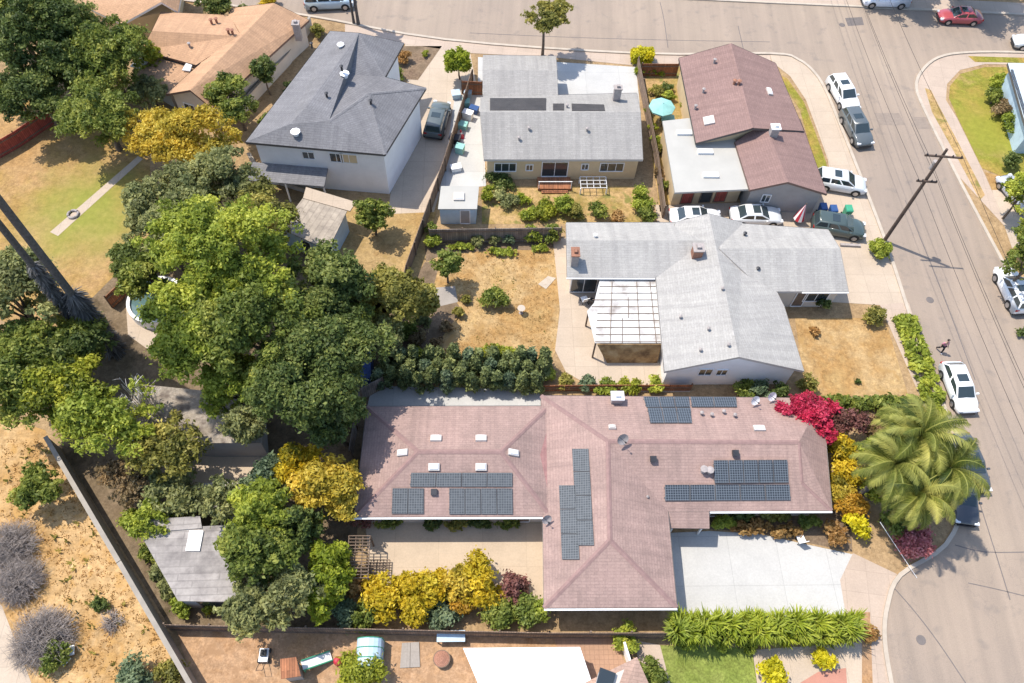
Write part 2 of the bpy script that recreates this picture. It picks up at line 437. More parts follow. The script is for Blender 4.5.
_layer = [0.0]
def sheet(name, pix, mat, z, label=None):
    pts = ccw([G(x, y, z) for x, y in pix])
    mb = MB(); mb.poly(pts)
    o = mb.build(name, M[mat]); o['kind'] = 'structure'
    return o
def strip(name, pix, w, h, mat, z0=0.0, struct=True):
    """raised strip (kerb) along a pixel polyline"""
    p = [G(x, y, 0) for x, y in pix]
    L, Rr = [], []
    for i in range(len(p)):
        d = (p[min(i + 1, len(p) - 1)] - p[max(i - 1, 0)]).normalized(); n = Vector((-d.y, d.x, 0))
        L.append(p[i] + n * w / 2); Rr.append(p[i] - n * w / 2)
    mb = MB(); dz = UP * h; zz = UP * z0
    for i in range(len(p) - 1):
        a, b, c, d = Rr[i], Rr[i + 1], L[i + 1], L[i]
        mb.poly([a + dz, b + dz, c + dz, d + dz]); mb.poly([a + zz, b + zz, b + dz, a + dz]); mb.poly([c + zz, d + zz, d + dz, c + dz])
    o = mb.build(name, M[mat])
    if struct: o['kind'] = 'structure'
    return o
def smooth_line(pix, n=4):
    out = []
    P = [Vector(p).to_2d() for p in pix]
    for i in range(len(P) - 1):
        p0, p1, p2, p3 = P[max(i - 1, 0)], P[i], P[i + 1], P[min(i + 2, len(P) - 1)]
        for k in range(n):
            t = k / n
            q = .5 * ((2 * p1) + (p2 - p0) * t + (2 * p0 - 5 * p1 + 4 * p2 - p3) * t * t + (3 * p1 - p0 - 3 * p2 + p3) * t ** 3)
            out.append((q.x, q.y))
    out.append(tuple(P[-1]))
    return out

# ------------------------------------------------------------------ the setting: ground sheets
mb = MB(); mb.poly([(-260, -120, 0), (260, -120, 0), (260, 380, 0), (-260, 380, 0)])
tag(mb.build('ground', M['terrain']), None, None, None, 'structure')

kerb_s = smooth_line([(-160, -42), (0, -20), (160, -2), (300, 15), (445, 40), (640, 54), (770, 54), (798, 60), (815, 74), (826, 92), (836, 116), (858, 171), (888, 250), (918, 342), (944, 408), (962, 450), (966, 495), (945, 545), (900, 575), (887, 605), (884, 640), (892, 690), (905, 760)])
kerb_n = [(-160, -70), (0, -48), (200, -26), (400, -12), (640, -3), (768, 3), (860, 7), (1024, 15), (1300, 30)]
kerb_e = smooth_line([(1300, 66), (1100, 57), (1024, 53), (968, 53), (938, 58), (921, 72), (916, 88), (924, 110), (954, 171), (985, 230), (1015, 286), (1045, 345), (1090, 440), (1130, 540), (1170, 700), (1190, 800)])
sheet('road', kerb_s + list(reversed(kerb_e)) + list(reversed(kerb_n)), 'road', .012)
strip('kerb_front', kerb_s, .28, .13, 'kerb'); strip('kerb_far', kerb_n, .28, .13, 'kerb'); strip('kerb_corner', kerb_e, .28, .13, 'kerb')
for q, m in (([(874, 113), (899, 113), (905, 125), (880, 125)], 'patch'), ([(912, 117), (930, 117), (938, 129), (918, 129)], 'patch'), ([(845, 18), (862, 17), (864, 25), (848, 26)], 'darkpatch')):
    sheet('road_patch', q, m, .017)
for pl_ in ([(894, 588), (915, 612), (940, 645), (970, 690)], [(968, 583), (1000, 590), (1040, 600)], [(955, 545), (985, 552), (1030, 552)], [(470, 33), (560, 37), (660, 40), (770, 42)], [(660, 2), (664, 20), (668, 48)], [(738, 26), (744, 52)], [(930, 380), (955, 430), (985, 520), (1010, 600)], [(905, 200), (945, 300), (975, 380)]):
    strip('road_seam', smooth_line(pl_, 3), .07, .019, 'darkpatch')
# pavements and drives
sheet('sidewalk_far', kerb_n + [(1300, 14), (1024, 3), (860, -5), (768, -8), (640, -13), (400, -24), (200, -38), (0, -60), (-160, -84)], 'walk', .10)
sheet('sidewalk_north', [(345, 24), (445, 41), (640, 55), (770, 55), (772, 66), (690, 64), (640, 66), (560, 58), (470, 53), (392, 42), (345, 33)], 'walk', .024)
sheet('sidewalk_corner', kerb_s[24:56] + [(908, 318), (880, 305), (800, 300), (790, 196), (832, 190), (828, 160), (818, 132), (806, 100), (790, 76), (772, 62)], 'concrete', .020)
sheet('sidewalk_side', [(897, 303), (909, 303), (940, 405), (968, 470), (940, 470), (925, 408), (880, 305)], 'walk', .026)
sheet('verge_concrete', [(918, 340), (944, 406), (962, 450), (955, 450), (938, 405), (913, 340), (905, 312), (912, 318)], 'concrete', .028)
sheet('sidewalk_front', [(853, 553), (897, 574), (886, 605), (883, 640), (891, 690), (870, 690), (862, 650), (845, 610), (840, 580)], 'walk', .024)
sheet('walk_strip', [(862, 612), (870, 612), (873, 690), (862, 690)], 'dirt', .028)
sheet('corner_pavement', kerb_e[8:33] + [(1010, 232), (985, 175), (957, 118), (946, 100), (947, 84), (960, 70), (985, 64), (1100, 66), (1300, 76)], 'walk', .020)
sheet('planting_strip', [(925, 88), (931, 90), (940, 108), (957, 140), (985, 195), (980, 200), (952, 148), (932, 112)], 'garden', .026)
sheet('grass_verge', [(968, 56), (1100, 60), (1100, 64), (975, 62)], 'lawnmix', .026)
sheet('front_lawn', [(960, 74), (985, 67), (1100, 68), (1160, 140), (1040, 160), (1010, 180), (982, 168), (957, 116), (949, 98), (950, 86)], 'lawnmix', .016)
sheet('east_yard', [(985, 172), (1008, 178), (1060, 160), (1200, 170), (1250, 500), (1130, 500), (1050, 345), (1018, 285), (1010, 235)], 'palegrass', .012)
sheet('east_drive', [(992, 190), (1100, 188), (1140, 245), (1012, 248)], 'concrete', .024)
sheet('driveway', [(667, 533), (710, 531), (760, 534), (800, 543), (856, 555), (851, 575), (846, 608), (842, 640), (676, 640)], 'white_concrete', .022)
sheet('entry_bed', [(708, 506), (852, 506), (852, 552), (800, 541), (760, 533), (708, 529)], 'mulch', .016)
sheet('rear_patio', [(365, 520), (545, 520), (549, 615), (440, 606), (372, 590)], 'peach', .020)
sheet('side_paving', [(372, 386), (540, 389), (541, 412), (366, 412)], 'white_concrete', .018)
sheet('yard_grass', [(430, 246), (560, 240), (560, 300), (556, 350), (545, 378), (400, 390), (412, 340), (440, 300), (425, 262)], 'palegrass', .014)
sheet('yard_bed', [(425, 246), (565, 236), (565, 247), (530, 250), (490, 250), (440, 256), (426, 262)], 'mulch', .018)
sheet('patio', [(553, 240), (575, 236), (600, 300), (690, 340), (690, 392), (600, 392), (566, 372), (555, 350), (560, 310)], 'concrete', .020)
sheet('stepping_pad', [(430, 288), (455, 286), (458, 302), (432, 308)], 'greyconc', .020)
sheet('west_bed', [(425, 262), (440, 262), (430, 300), (455, 300), (462, 310), (440, 340), (425, 372), (400, 385), (396, 330), (412, 285)], 'mulch', .016)
sheet('front_yard', [(795, 318), (885, 318), (908, 395), (806, 397)], 'palegrass', .016)
sheet('back_garden', [(482, 186), (645, 186), (650, 224), (482, 224)], 'garden', .014)
sheet('side_court', [(455, 95), (482, 95), (486, 186), (440, 190), (447, 150)], 'white_concrete', .018)
sheet('drive_pad', [(478, 57), (636, 67), (640, 108), (478, 100)], 'white_concrete', .020)
sheet('long_drive', [(405, 44), (470, 52), (476, 82), (458, 115), (449, 160), (434, 212), (388, 214), (396, 150), (408, 90)], 'concrete', .016)
sheet('plant_bed', [(400, 46), (442, 46), (418, 80), (386, 78)], 'mulch', .024)
sheet('rear_yard', [(360, 196), (436, 212), (425, 260), (404, 305), (380, 320), (330, 310), (330, 220)], 'deadgrass', .012)
sheet('court_yard', [(645, 68), (690, 66), (700, 130), (676, 200), (660, 212), (650, 140)], 'garden', .014)
sheet('side_drive', [(655, 205), (840, 200), (858, 240), (740, 245), (660, 240)], 'concrete', .014)
sheet('corner_strip', [(776, 74), (787, 78), (804, 102), (816, 134), (826, 162), (830, 180), (818, 175), (800, 110)], 'lawnmix', .026)
sheet('left_lawn', [(-60, 90), (60, 105), (150, 140), (150, 330), (60, 340), (-60, 300)], 'leftlawn', .010)
sheet('garden_path', [(138, 156), (143, 159), (58, 236), (50, 232)], 'concrete', .022)
sheet('hillside', [(-120, 380), (45, 430), (60, 452), (206, 700), (206, 760), (-100, 760)], 'hill', .012)
sheet('lower_road', [(-60, 545), (2, 606), (34, 690), (40, 760), (-100, 760)], 'concrete', .022)
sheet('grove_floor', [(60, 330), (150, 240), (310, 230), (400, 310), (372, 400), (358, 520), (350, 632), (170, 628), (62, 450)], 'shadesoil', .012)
sheet('pool_paving', [(125, 292), (150, 290), (185, 330), (200, 352), (160, 358), (128, 335)], 'concrete', .018)
sheet('dusty_court', [(140, 455), (262, 452), (268, 484), (215, 490), (140, 500)], 'peach', .018)
sheet('dirt_yard', [(176, 628), (560, 634), (580, 760), (215, 760)], 'dirt', .014)
sheet('brick_patio', [(553, 636), (612, 636), (628, 668), (640, 720), (585, 720)], 'brickpave', .022)
sheet('green_lawn', [(657, 645), (752, 648), (768, 760), (690, 760)], 'lawn', .018)
sheet('lawn_path', [(634, 640), (660, 645), (690, 760), (660, 760)], 'walk', .022)
sheet('front_walk', [(752, 650), (862, 642), (866, 690), (862, 760), (768, 760)], 'concrete', .018)
sheet('red_patio', [(800, 683), (818, 672), (846, 668), (848, 700), (798, 700)], 'redpatio', .024)

# ------------------------------------------------------------------ houses
def plane_of(pts):
    n = (pts[1] - pts[0]).cross(pts[2] - pts[0]).normalized()
    if n.z < 0: n = -n
    return (pts[0], n)
def basis(pl):
    n = pl[1]; t = Vector((-n.y, n.x, 0))
    t = EX.copy() if t.length < .02 else t.normalized()
    if t.x < 0: t = -t
    return t, n.cross(t), n
def roof(parent, faces, mat, thick=.2, fascia='fascia', name='roof', soffit=True):
    V = {}
    def key(p): return (round(p[0], 1), round(p[1], 1), round(p[2], 2))
    def vert(p):
        k = key(p)
        if k not in V: V[k] = G(*p)
        return k
    mb = MB(); ed = {}; planes = []
    for f in faces:
        ks = [vert(p) for p in f]; pts = [V[k] for k in ks]
        if area2(pts) < 0: ks.reverse(); pts.reverse()
        planes.append(plane_of(pts))
        tri = [(0, k, k + 1) for k in range(1, len(pts) - 1)]
        if any(abs((p - planes[-1][0]).dot(planes[-1][1])) > .02 for p in pts):
            for t_ in tri:
                mb.poly([pts[k] for k in t_], 0)
                if soffit: mb.poly([pts[k] - UP * thick for k in reversed(t_)], 1)
        else:
            mb.poly(pts, 0)
            if soffit: mb.poly([p - UP * thick for p in reversed(pts)], 1)
        for i in range(len(ks)):
            a, b = ks[i], ks[(i + 1) % len(ks)]
            e = (a, b) if a < b else (b, a)
            ed.setdefault(e, []).append((V[a], V[b]))
    for e, l in ed.items():
        if len(l) == 1:
            a, b = l[0]
            d = (b - a).normalized(); n = Vector((d.y, -d.x, 0)) * .03
            mb.poly([a - UP * thick + n, b - UP * thick + n, b + UP * .01 + n, a + UP * .01 + n], 1)
    o = mb.build(name, [M[mat], M[fascia]], parent)
    return o, planes
def inset(pts, d):
    pts = ccw(pts); n = len(pts); out = []
    for i in range(n):
        p0, p1, p2 = pts[i - 1], pts[i], pts[(i + 1) % n]
        d1 = (p1 - p0).to_2d().normalized(); d2 = (p2 - p1).to_2d().normalized()
        n1, n2 = Vector((-d1.y, d1.x)), Vector((-d2.y, d2.x))
        a = p0.to_2d() + n1 * d; b = p1.to_2d() + n2 * d
        den = d1.x * d2.y - d1.y * d2.x
        if abs(den) < 1e-4: q = p1.to_2d() + n1 * d
        else:
            t = ((b.x - a.x) * d2.y - (b.y - a.y) * d2.x) / den
            q = a + d1 * t
        out.append(Vector((q.x, q.y, 0)))
    return out
def walls(parent, pts, z1, mat, z0=0.0, name='wall'):
    pts = ccw(pts); mb = MB()
    mb.hexa([Vector((p.x, p.y, z0)) for p in pts], [Vector((p.x, p.y, z1)) for p in pts])
    mb.build(name, M[mat], parent)
    return pts
def gable_wall(parent, a, b, apex, mat, z0, name='gable_wall', t=.12):
    d = (b - a).normalized(); n = Vector((d.y, -d.x, 0)) * t
    A0, B0 = Vector((a.x, a.y, z0)), Vector((b.x, b.y, z0))
    mb = MB()
    r1 = [A0, B0, b, apex, a]; r2 = [p - n for p in r1]
    mb.poly(r1); mb.poly(list(reversed(r2)))
    for i in range(5):
        j = (i + 1) % 5
        mb.poly([r1[j], r1[i], r2[i], r2[j]])
    return mb.build(name, M[mat], parent)
def opening(parent, p0, p1, t, w, z0, h, kind='window', fmat='whitewood', pmat='glass', bars=1, out=.03):
    """window/door on the wall p0->p1 (outward normal to its right), centre at fraction t"""
    d = Vector((p1.x - p0.x, p1.y - p0.y, 0)).normalized(); n = Vector((d.y, -d.x, 0))
    c = Vector((p0.x, p0.y, 0)).lerp(Vector((p1.x, p1.y, 0)), t) + UP * z0
    fw = .08; mb = MB()
    for s in (-1, 1): mb.box(c + d * s * (w / 2 - fw / 2), d, n, UP, fw / 2, out + .03, h)
    mb.box(c + UP * (h - fw), d, n, UP, w / 2 - fw - .001, out + .028, fw); mb.box(c, d, n, UP, w / 2 - fw - .001, out + .05, fw)
    for k in range(bars):
        x = (k + 1) / (bars + 1) - .5
        mb.box(c + d * (x * w) + UP * (fw + .001), d, n, UP, .025, out + .015, h - 2 * fw - .002)
    fr = mb.build(kind, M[fmat], parent)
    g = MB(); g.box(c + UP * (fw + .004), d, n, UP, w / 2 - fw - .003, out, h - 2 * fw - .008)
    g.build('pane' if kind == 'window' else 'panel', M[pmat], fr)
    return fr
def pbox(parent, px, py, pl, sx, sy, h, mat, name, lift=0.0, rot=0.0):
    t, b, n = basis(pl)
    if rot:
        t2 = t * math.cos(rot) + b * math.sin(rot); b = n.cross(t2); t = t2
    mb = MB(); mb.box(GP(px, py, pl) + n * (lift - .03), t, b, n, sx / 2, sy / 2, h + .03)
    return mb.build(name, M[mat], parent)
def skylight(parent, px, py, pl, sx=.6, sy=.9, mat='whitewood'):
    o = pbox(parent, px, py, pl, sx, sy, .16, 'fascia', 'skylight')
    t, b, n = basis(pl); c = GP(px, py, pl) + n * .13
    mb = MB()
    q = [c - t * sx * .46 - b * sy * .46, c + t * sx * .46 - b * sy * .46, c + t * sx * .46 + b * sy * .46, c - t * sx * .46 + b * sy * .46]
    m = centre(q)
    mb.hexa(q, [m + (p - m) * .7 + n * .12 for p in q])
    mb.build('dome', M[mat], o)
def vent(parent, px, py, pl, r=.11, h=.45, mat='stonegrey'):
    p = GP(px, py, pl); mb = MB()
    mb.tube([p - UP * .1, p + UP * h], r, 8); mb.tube([p + UP * (h + .01), p + UP * (h + .05), p + UP * (h + .12)], [r * 1.7, r * 1.7, r * .4], 8, 0)
    return mb.build('roof_vent', M[mat], parent)
def boxvent(parent, px, py, pl, s=.38, h=.22, mat='darkmetal'): return pbox(parent, px, py, pl, s, s, h, mat, 'roof_vent')
def chimney(parent, px, py, pl, sx, sy, h, mat='brick', capmat='stonegrey'):
    """px,py is the foot on the roof"""
    c = GP(px, py, pl); mb = MB()
    mb.box(c - UP * .6, EX, EY, UP, sx / 2, sy / 2, h + .6)
    o = mb.build('chimney', M[mat], parent)
    k = MB(); k.box(c + UP * h, EX, EY, UP, sx / 2 + .07, sy / 2 + .07, .1)
    k.box(c + UP * (h + .1), EX, EY, UP, sx * .22, sy * .25, .22)
    k.build('chimney_cap', M[capmat], o)
    return o
def panels(parent, quad, pl, nx, ny, mat='solar', lift=.1, gap=.02):
    """nx x ny solar panels inside a pixel quad TL,TR,BR,BL lying over a roof plane"""
    c = [GP(x, y, pl) + pl[1] * lift for x, y in quad]
    def at(u, v): return c[0].lerp(c[1], u).lerp(c[3].lerp(c[2], u), v)
    w = (c[1] - c[0]).length; h = (c[3] - c[0]).length
    for j in range(ny):
        for i in range(nx):
            gu, gv = gap / w, gap / h
            q = [at(i / nx + gu, (j + 1) / ny - gv), at((i + 1) / nx - gu, (j + 1) / ny - gv), at((i + 1) / nx - gu, j / ny + gv), at(i / nx + gu, j / ny + gv)]
            m = centre(q); qi = [m + (p - m) * .965 + pl[1] * .003 for p in q]
            b = [p - pl[1] * .05 for p in q]
            mb = MB(); mb.hexa(b, q)
            fr = mb.build('solar_panel', M['alu'], parent)
            g = MB(); g.hexa([p - pl[1] * .02 for p in qi], qi)
            g.build('solar_cells', M[mat], fr)
    rl = MB()
    for v in (.2, .8):
        a, b = at(-.005, v) - pl[1] * .075, at(1.005, v) - pl[1] * .075
        t = (b - a).normalized(); rl.box((a + b) / 2 - pl[1] * .03, t, pl[1].cross(t), pl[1], (b - a).length / 2, .03, .05)
    rl.build('mounting_rail', M['alu'], parent)
def ridgecap(roofo, lines, mat, r=.11):
    mb = MB()
    for a, b in lines:
        p, q = G(*a), G(*b); d = (q - p).normalized(); s = d.cross(UP).normalized(); n = s.cross(d)
        for sg in (-1, 1):
            e = s * sg * r * 1.5 - n * r * .55
            u = n * .035
            f = [p + u, q + u, q + u + e, p + u + e]
            mb.poly(f if sg < 0 else list(reversed(f)))
    mb.build('ridge_cap', M[mat], roofo)
def gutter(parent, a, b, mat='whitewood'):
    p, q = G(*a) - UP * .09, G(*b) - UP * .09; d = (q - p).normalized(); n = Vector((d.y, -d.x, 0))
    mb = MB(); mb.box((p + q) / 2 + n * .1, d, n, UP, (q - p).length / 2, .055, .09)
    mb.build('gutter', M[mat], parent)
def dish(name, label, px, py, pl, r=.35, mat='stonegrey'):
    p = GP(px, py, pl); o = thing(name, label, 'satellite dish', p, 0, 'satellite dishes on the rose roof')
    mb = MB(); mb.tube([p - UP * .02, p + UP * .55], .03, 6); mb.build('mast', M['darkmetal'], o)
    d = Vector((.35, -.75, .55)).normalized(); a = d.orthogonal().normalized(); b = d.cross(a)
    c = p + UP * .6; mb = MB()
    prev = None
    rings = []
    for k in range(4):
        rr = r * k / 3; dz = .25 * (rr / r) ** 2 * r
        rings.append([c + d * dz + (a * math.cos(w) + b * math.sin(w)) * rr for w in [2 * math.pi * j / 16 for j in range(16)]])
    for k in range(3):
        for j in range(16):
            q = (j + 1) % 16
            if k == 0: mb.poly([c, rings[1][j], rings[1][q]])
            else: mb.poly([rings[k][j], rings[k + 1][j], rings[k + 1][q], rings[k][q]])
    for j in range(16):
        q = (j + 1) % 16
        mb.poly([rings[3][q] - d * .02, rings[3][j] - d * .02, c - d * .03])
    mb.build('reflector', M[mat], o, 40)
    mb = MB(); mb.tube([c - b * r * .8 + d * .05, c + d * r * 1.1], .015, 5); mb.box(c + d * r * 1.1, a, b, d, .05, .05, .1); mb.build('feed_arm', M['darkmetal'], o)
    return o

# ---- house A: long rose-brown ranch house in front
e, r = 2.8, 4.15
o = G(600, 470); hA = thing('ranch_house', 'long L shaped house with rose brown shingle roof carrying many solar panels, beside white driveway', 'house', o)
W_NW, W_NE, W_SE, W_SW = (367, 406.5, e), (549, 406, e), (551, 516.5, e), (354, 517, e)
W_R1, W_R2 = (418, 451.5, r), (501, 451.5, r)
Vv = (553, 416, 2.83), (555, 509, 2.83)
rA, plA = roof(hA, [[W_NW, W_NE, W_R2, W_R1], [W_SW, W_R1, W_R2, W_SE], [W_NW, W_R1, W_SW], [W_NE, W_SE, W_R2]], 'roofA', .2, 'fascia')
r2 = 4.2
C_NW, C_R, C_Rs, C_SW, C_SE = (541, 395.5, e), (608, 441, r2), (610, 540, r2), (544, 608, e), (677, 607.5, e)
E_R1, E_R2, E_NE, E_SE, E_in = (799, 442, r2), (802, 482, 3.45), (822, 398, e), (832, 510.5, e), (668, 511.5, e)
rA2, plA2 = roof(hA, [[C_NW, C_R, C_Rs, C_SW], [C_SW, C_Rs, C_SE], [C_R, E_in, C_SE, C_Rs], [C_NW, E_NE, E_R1, C_R], [C_R, E_R1, E_R2, E_SE, E_in], [E_R1, E_NE, E_SE], [E_R1, E_SE, E_R2]], 'roofA', .2, 'fascia')
pS = plA2[4]
pin = [GP(x, y, pS) for x, y in ((668, 508), (709, 508))]
pl_por = [pin[0] + UP * .012, pin[1] + UP * .012]
dn = (G(670, 528, 2.35) - pin[0]); dn2 = (G(709.5, 528.5, 2.35) - pin[1])
mb = MB(); mb.hexa([pin[0] - UP * .12, pin[0] + dn - UP * .12, pin[1] + dn2 - UP * .12, pin[1] - UP * .12], [pl_por[0], pin[0] + dn, pin[1] + dn2, pl_por[1]])
mb.build('porch_roof', M['roofA'], hA)
mb = MB()
q = [G(551, 417, 3.05), G(559.5, 452, 3.22), G(553.5, 509, 2.98), G(540.5, 455, 3.1)]
wp = plA[3]; cp = plA2[0]
for a in ((549, 412), (540, 456), (548, 506)): pass
def lifted(x, y, pl): return GP(x, y, pl) + pl[1] * .012
mb = MB(); mb.poly(ccw([lifted(551, 416, wp), lifted(540, 455, wp), lifted(552, 509, wp), lifted(553, 460, wp)]))
mb.build('valley_patch', M['roofApatch'], rA)
mb = MB(); mb.poly(ccw([lifted(551, 416, cp), lifted(560, 453, cp), lifted(553, 509, cp), lifted(549, 460, cp)]))
mb.build('valley_patch', M['roofApatch'], rA2)
ridgecap(rA, [(W_R1, W_R2), (W_NW, W_R1), (W_SW, W_R1), (W_NE, W_R2), (W_SE, W_R2)], 'capA')
ridgecap(rA2, [(C_R, E_R1), (C_R, C_Rs), (C_SW, C_Rs), (C_SE, C_Rs), (C_NW, C_R), (E_R1, E_R2), (E_SE, E_R2)], 'capA')
gutter(hA, W_SW, (544, 516.5, e)); gutter(hA, C_SW, C_SE); gutter(hA, (710, 511, e), E_SE)
wW = walls(hA, inset([G(*W_NW), G(553, 406, e), G(555, 516, e), G(*W_SW)], .55), 2.62, 'wall_cream')
wC = walls(hA, inset([G(*C_NW), G(672, 397, e), G(*C_SE), G(*C_SW)], .5), 2.61, 'wall_cream')
wE = walls(hA, inset([G(650, 396.5, e), G(*E_NE), G(*E_SE), G(650, 511.5, e)], .6), 2.6, 'wall_cream')
def southmost(w):
    i = min(range(len(w)), key=lambda k: (w[k].y + w[(k + 1) % len(w)].y)); return w[i], w[(i + 1) % len(w)]
a, b = southmost(wW)
for t, w in ((.12, 1.6), (.28, 1.5), (.46, 1.5), (.6, 1.8), (.76, 1.5)): opening(hA, a, b, t, w, .95, 1.3)
opening(hA, a, b, .88, .95, .1, 2.1, 'door', 'whitewood', 'timber', 0)
a, b = southmost(wC)
opening(hA, a, b, .48, 5.4, .1, 2.2, 'garage_door', 'whitewood', 'wall_grey', 3)
a, b = southmost(wE)
for t, w in ((.55, 1.8), (.85, 2.0)): opening(hA, a, b, t, w, .8, 1.4)
opening(hA, a, b, .4, 1.0, .1, 2.1, 'door', 'whitewood', 'timber', 0)
por = MB()
for x in (672, 708):
    p = G(x + (3 if x < 690 else -3), 525, 2.2); por.box(Vector((p.x, p.y + .1, 0)), EX, EY, UP, .06, .06, 2.2)
por.build('porch_post', M['whitewood'], hA)
pn = plA[1]
panels(hA, [(411, 472.5), (512.5, 472.5), (512.5, 487), (410, 487)], pn, 4, 1, 'solarlight')
panels(hA, [(392.5, 488), (424, 488), (424, 514), (391.5, 514)], pn, 2, 1, 'solarlight')
panels(hA, [(449, 488), (512.5, 488), (513, 514.5), (449, 514.5)], pn, 4, 1, 'solarlight')
pw = plA2[0]
panels(hA, [(572, 449), (589, 449), (594.5, 546), (577.5, 546)], pw, 1, 4, 'solarlight')
panels(hA, [(559, 485.5), (576, 485.5), (580, 560), (562, 560)], pw, 1, 3, 'solarlight')
pN = plA2[3]
panels(hA, [(643, 397.5), (689, 397.5), (690, 408), (646, 408)], pN, 3, 1, 'solar')
panels(hA, [(647, 408.5), (690.5, 408.5), (692, 424), (650, 424)], pN, 3, 1, 'solar')
panels(hA, [(690, 397.5), (736, 397.5), (737, 408), (691.5, 408)], pN, 2, 1, 'solar')
panels(hA, [(713, 460), (787, 459.5), (788.5, 483), (714, 483.5)], pS, 5, 1, 'solar')
panels(hA, [(664.5, 484.5), (789, 484), (790.5, 500.5), (664.5, 501)], pS, 5, 1, 'solar')
for x, y in ((436, 439), (481, 439)): skylight(rA, x, y, plA[0], .75, .5)
for x, y in ((434, 467), (481, 467)): skylight(rA, x, y, plA[1], .75, .5)
skylight(rA, 403, 453, plA[2], .45, .75); skylight(rA, 513, 453, plA[3], .45, .75)
boxvent(rA, 434, 492, plA[1], .4, .25)
for x, y in ((653, 459), (735, 453)): boxvent(rA2, x, y, pS, .4, .25)
for x, y in ((703, 471), (709, 472)): vent(rA2, x, y, pS, .16, .35)
for x, y in ((620, 494), (647, 498)): vent(rA2, x, y, pS, .06, .25)
for x, y in ((701, 414.5), (711, 416), (734, 416.5), (723, 413)): vent(rA2, x, y, pN, .08, .3)
skylight(rA2, 612, 428, pN, .5, .35, 'rustcap' if 'rustcap' in M else 'fascia')
skylight(rA2, 759, 429, pN, .8, .45)
chimney(rA2, 616, 401, pN, .8, .6, .75, 'stonegrey', 'whitewood')
dish('satellite_dish', 'grey green satellite dish on the ridge of the rose roof', 621, 442.5, pN, .42, 'stonegrey')
dish('satellite_dish', 'white satellite dish at the back edge of the rose roof, left of two', 752.5, 404, pN, .36, 'whitewood')
dish('satellite_dish', 'white satellite dish beside the pink bougainvillea at the roof edge', 769, 400, pN, .36, 'whitewood')
dish('satellite_dish', 'small satellite dish on the inner corner gutter above the rear patio', 546, 522, plA2[0], .34, 'stonegrey')

# ---- house B: pale grey shingled house with translucent patio cover
o = G(720, 320); hB = thing('grey_roofed_house', 'house with pale grey cross gable roof and translucent patio cover behind the rose roofed house', 'house', o)
e, r, rr_ = 2.8, 3.95, 4.2
b1, b2, b3, b4 = (566, 222.5, e), (566.5, 240.5, r), (567, 277, e), (655, 277.5, e)
bN, bS = (709, 213.5, 4.1), (739, 357, 4.2)
bWn = (700, 222, e)
roofB1 = [[b1, (700, 222.5, e), (712, 240.5, r), b2], [b2, (712, 240.5, r), (684, 278, e), b3]]
rB, plB = roof(hB, roofB1, 'roofB', .2, 'fascia')
bswL, bswR = (664.5, 371.5, e), (804, 371, e)
bnwL, bnwR = (676, 222, 3.05), (742, 222.5, 2.85)
rB2, plB2 = roof(hB, [[bnwL, bN, bS, bswL, (656, 278, e)], [bN, bnwR, (784, 306, e), bswR, bS]], 'roofB', .2, 'fascia')
rB3, plB3 = roof(hB, [[(728, 222.5, e + .02), (828, 229.5, e), (840, 248.5, 4.1), (719, 248.5, 4.08)], [(719, 248.5, 4.08), (840, 248.5, 4.1), (848.5, 291.5, e), (765, 291.5, e + .02)]], 'roofB', .2, 'fascia')
gutter(hB, (566.5, 277.2, e), (655, 277.6, e)); gutter(hB, (802, 291.5, e), (848.5, 291.5, e))
w1 = walls(hB, inset([G(*b1), G(702, 223, e), G(690, 278, e), G(*b3)], .45), 2.62, 'wall_cream')
w2 = walls(hB, inset([G(676, 223, e), G(744, 223, e), G(784, 306, e), G(*bswR), G(*bswL), G(656, 278, e)], .4), 2.61, 'wall_white')
w3 = walls(hB, inset([G(728, 223, e), G(828, 229.5, e), G(848.5, 291.5, e), G(760, 291.5, e)], .42), 2.6, 'wall_cream')
ga, gb = southmost(w2)
gap = G(739, 357, 4.2); gx = Vector((gap.x, gap.y, 4.0))
mid = ga.lerp(gb, (gx - ga).dot(gb - ga) / (gb - ga).length_squared)
gable_wall(hB, Vector((ga.x, ga.y, 2.6)) + Vector((0, -.01, 0)), Vector((gb.x, gb.y, 2.6)) + Vector((0, -.01, 0)), Vector((mid.x, mid.y - .01, 3.98)), 'wall_white', 2.605)
opening(hB, ga, gb, .3, 1.1, 1.5, 1.0); opening(hB, ga, gb, .43, .9, 1.5, .9)
a, b = southmost(w1)
opening(hB, a, b, .12, 2.2, .1, 2.1, 'sliding_door'); opening(hB, a, b, .3, 1.2, .9, 1.2)
a, b = southmost(w3)
opening(hB, a, b, .75, 2.0, .8, 1.4); opening(hB, a, b, .55, 1.0, .1, 2.1, 'door', 'whitewood', 'timber', 0)
chimney(hB, 574, 262, plB[1], .55, .8, 1.25, 'stonegrey', 'brick')
chimney(hB, 696, 255, plB2[0], .75, .75, .9, 'brick', 'stonegrey')
for x, y in ((744, 236), (754, 257), (757, 271)): vent(hB, x, y, plB2[1], .1, .35, 'darkmetal')
for x, y in ((700, 351), (708, 330), (728, 346), (722, 290), (680, 318)): vent(hB, x, y, plB2[0], .08, .25)
vent(hB, 595, 237, plB[0], .1, .25, 'whitewood')
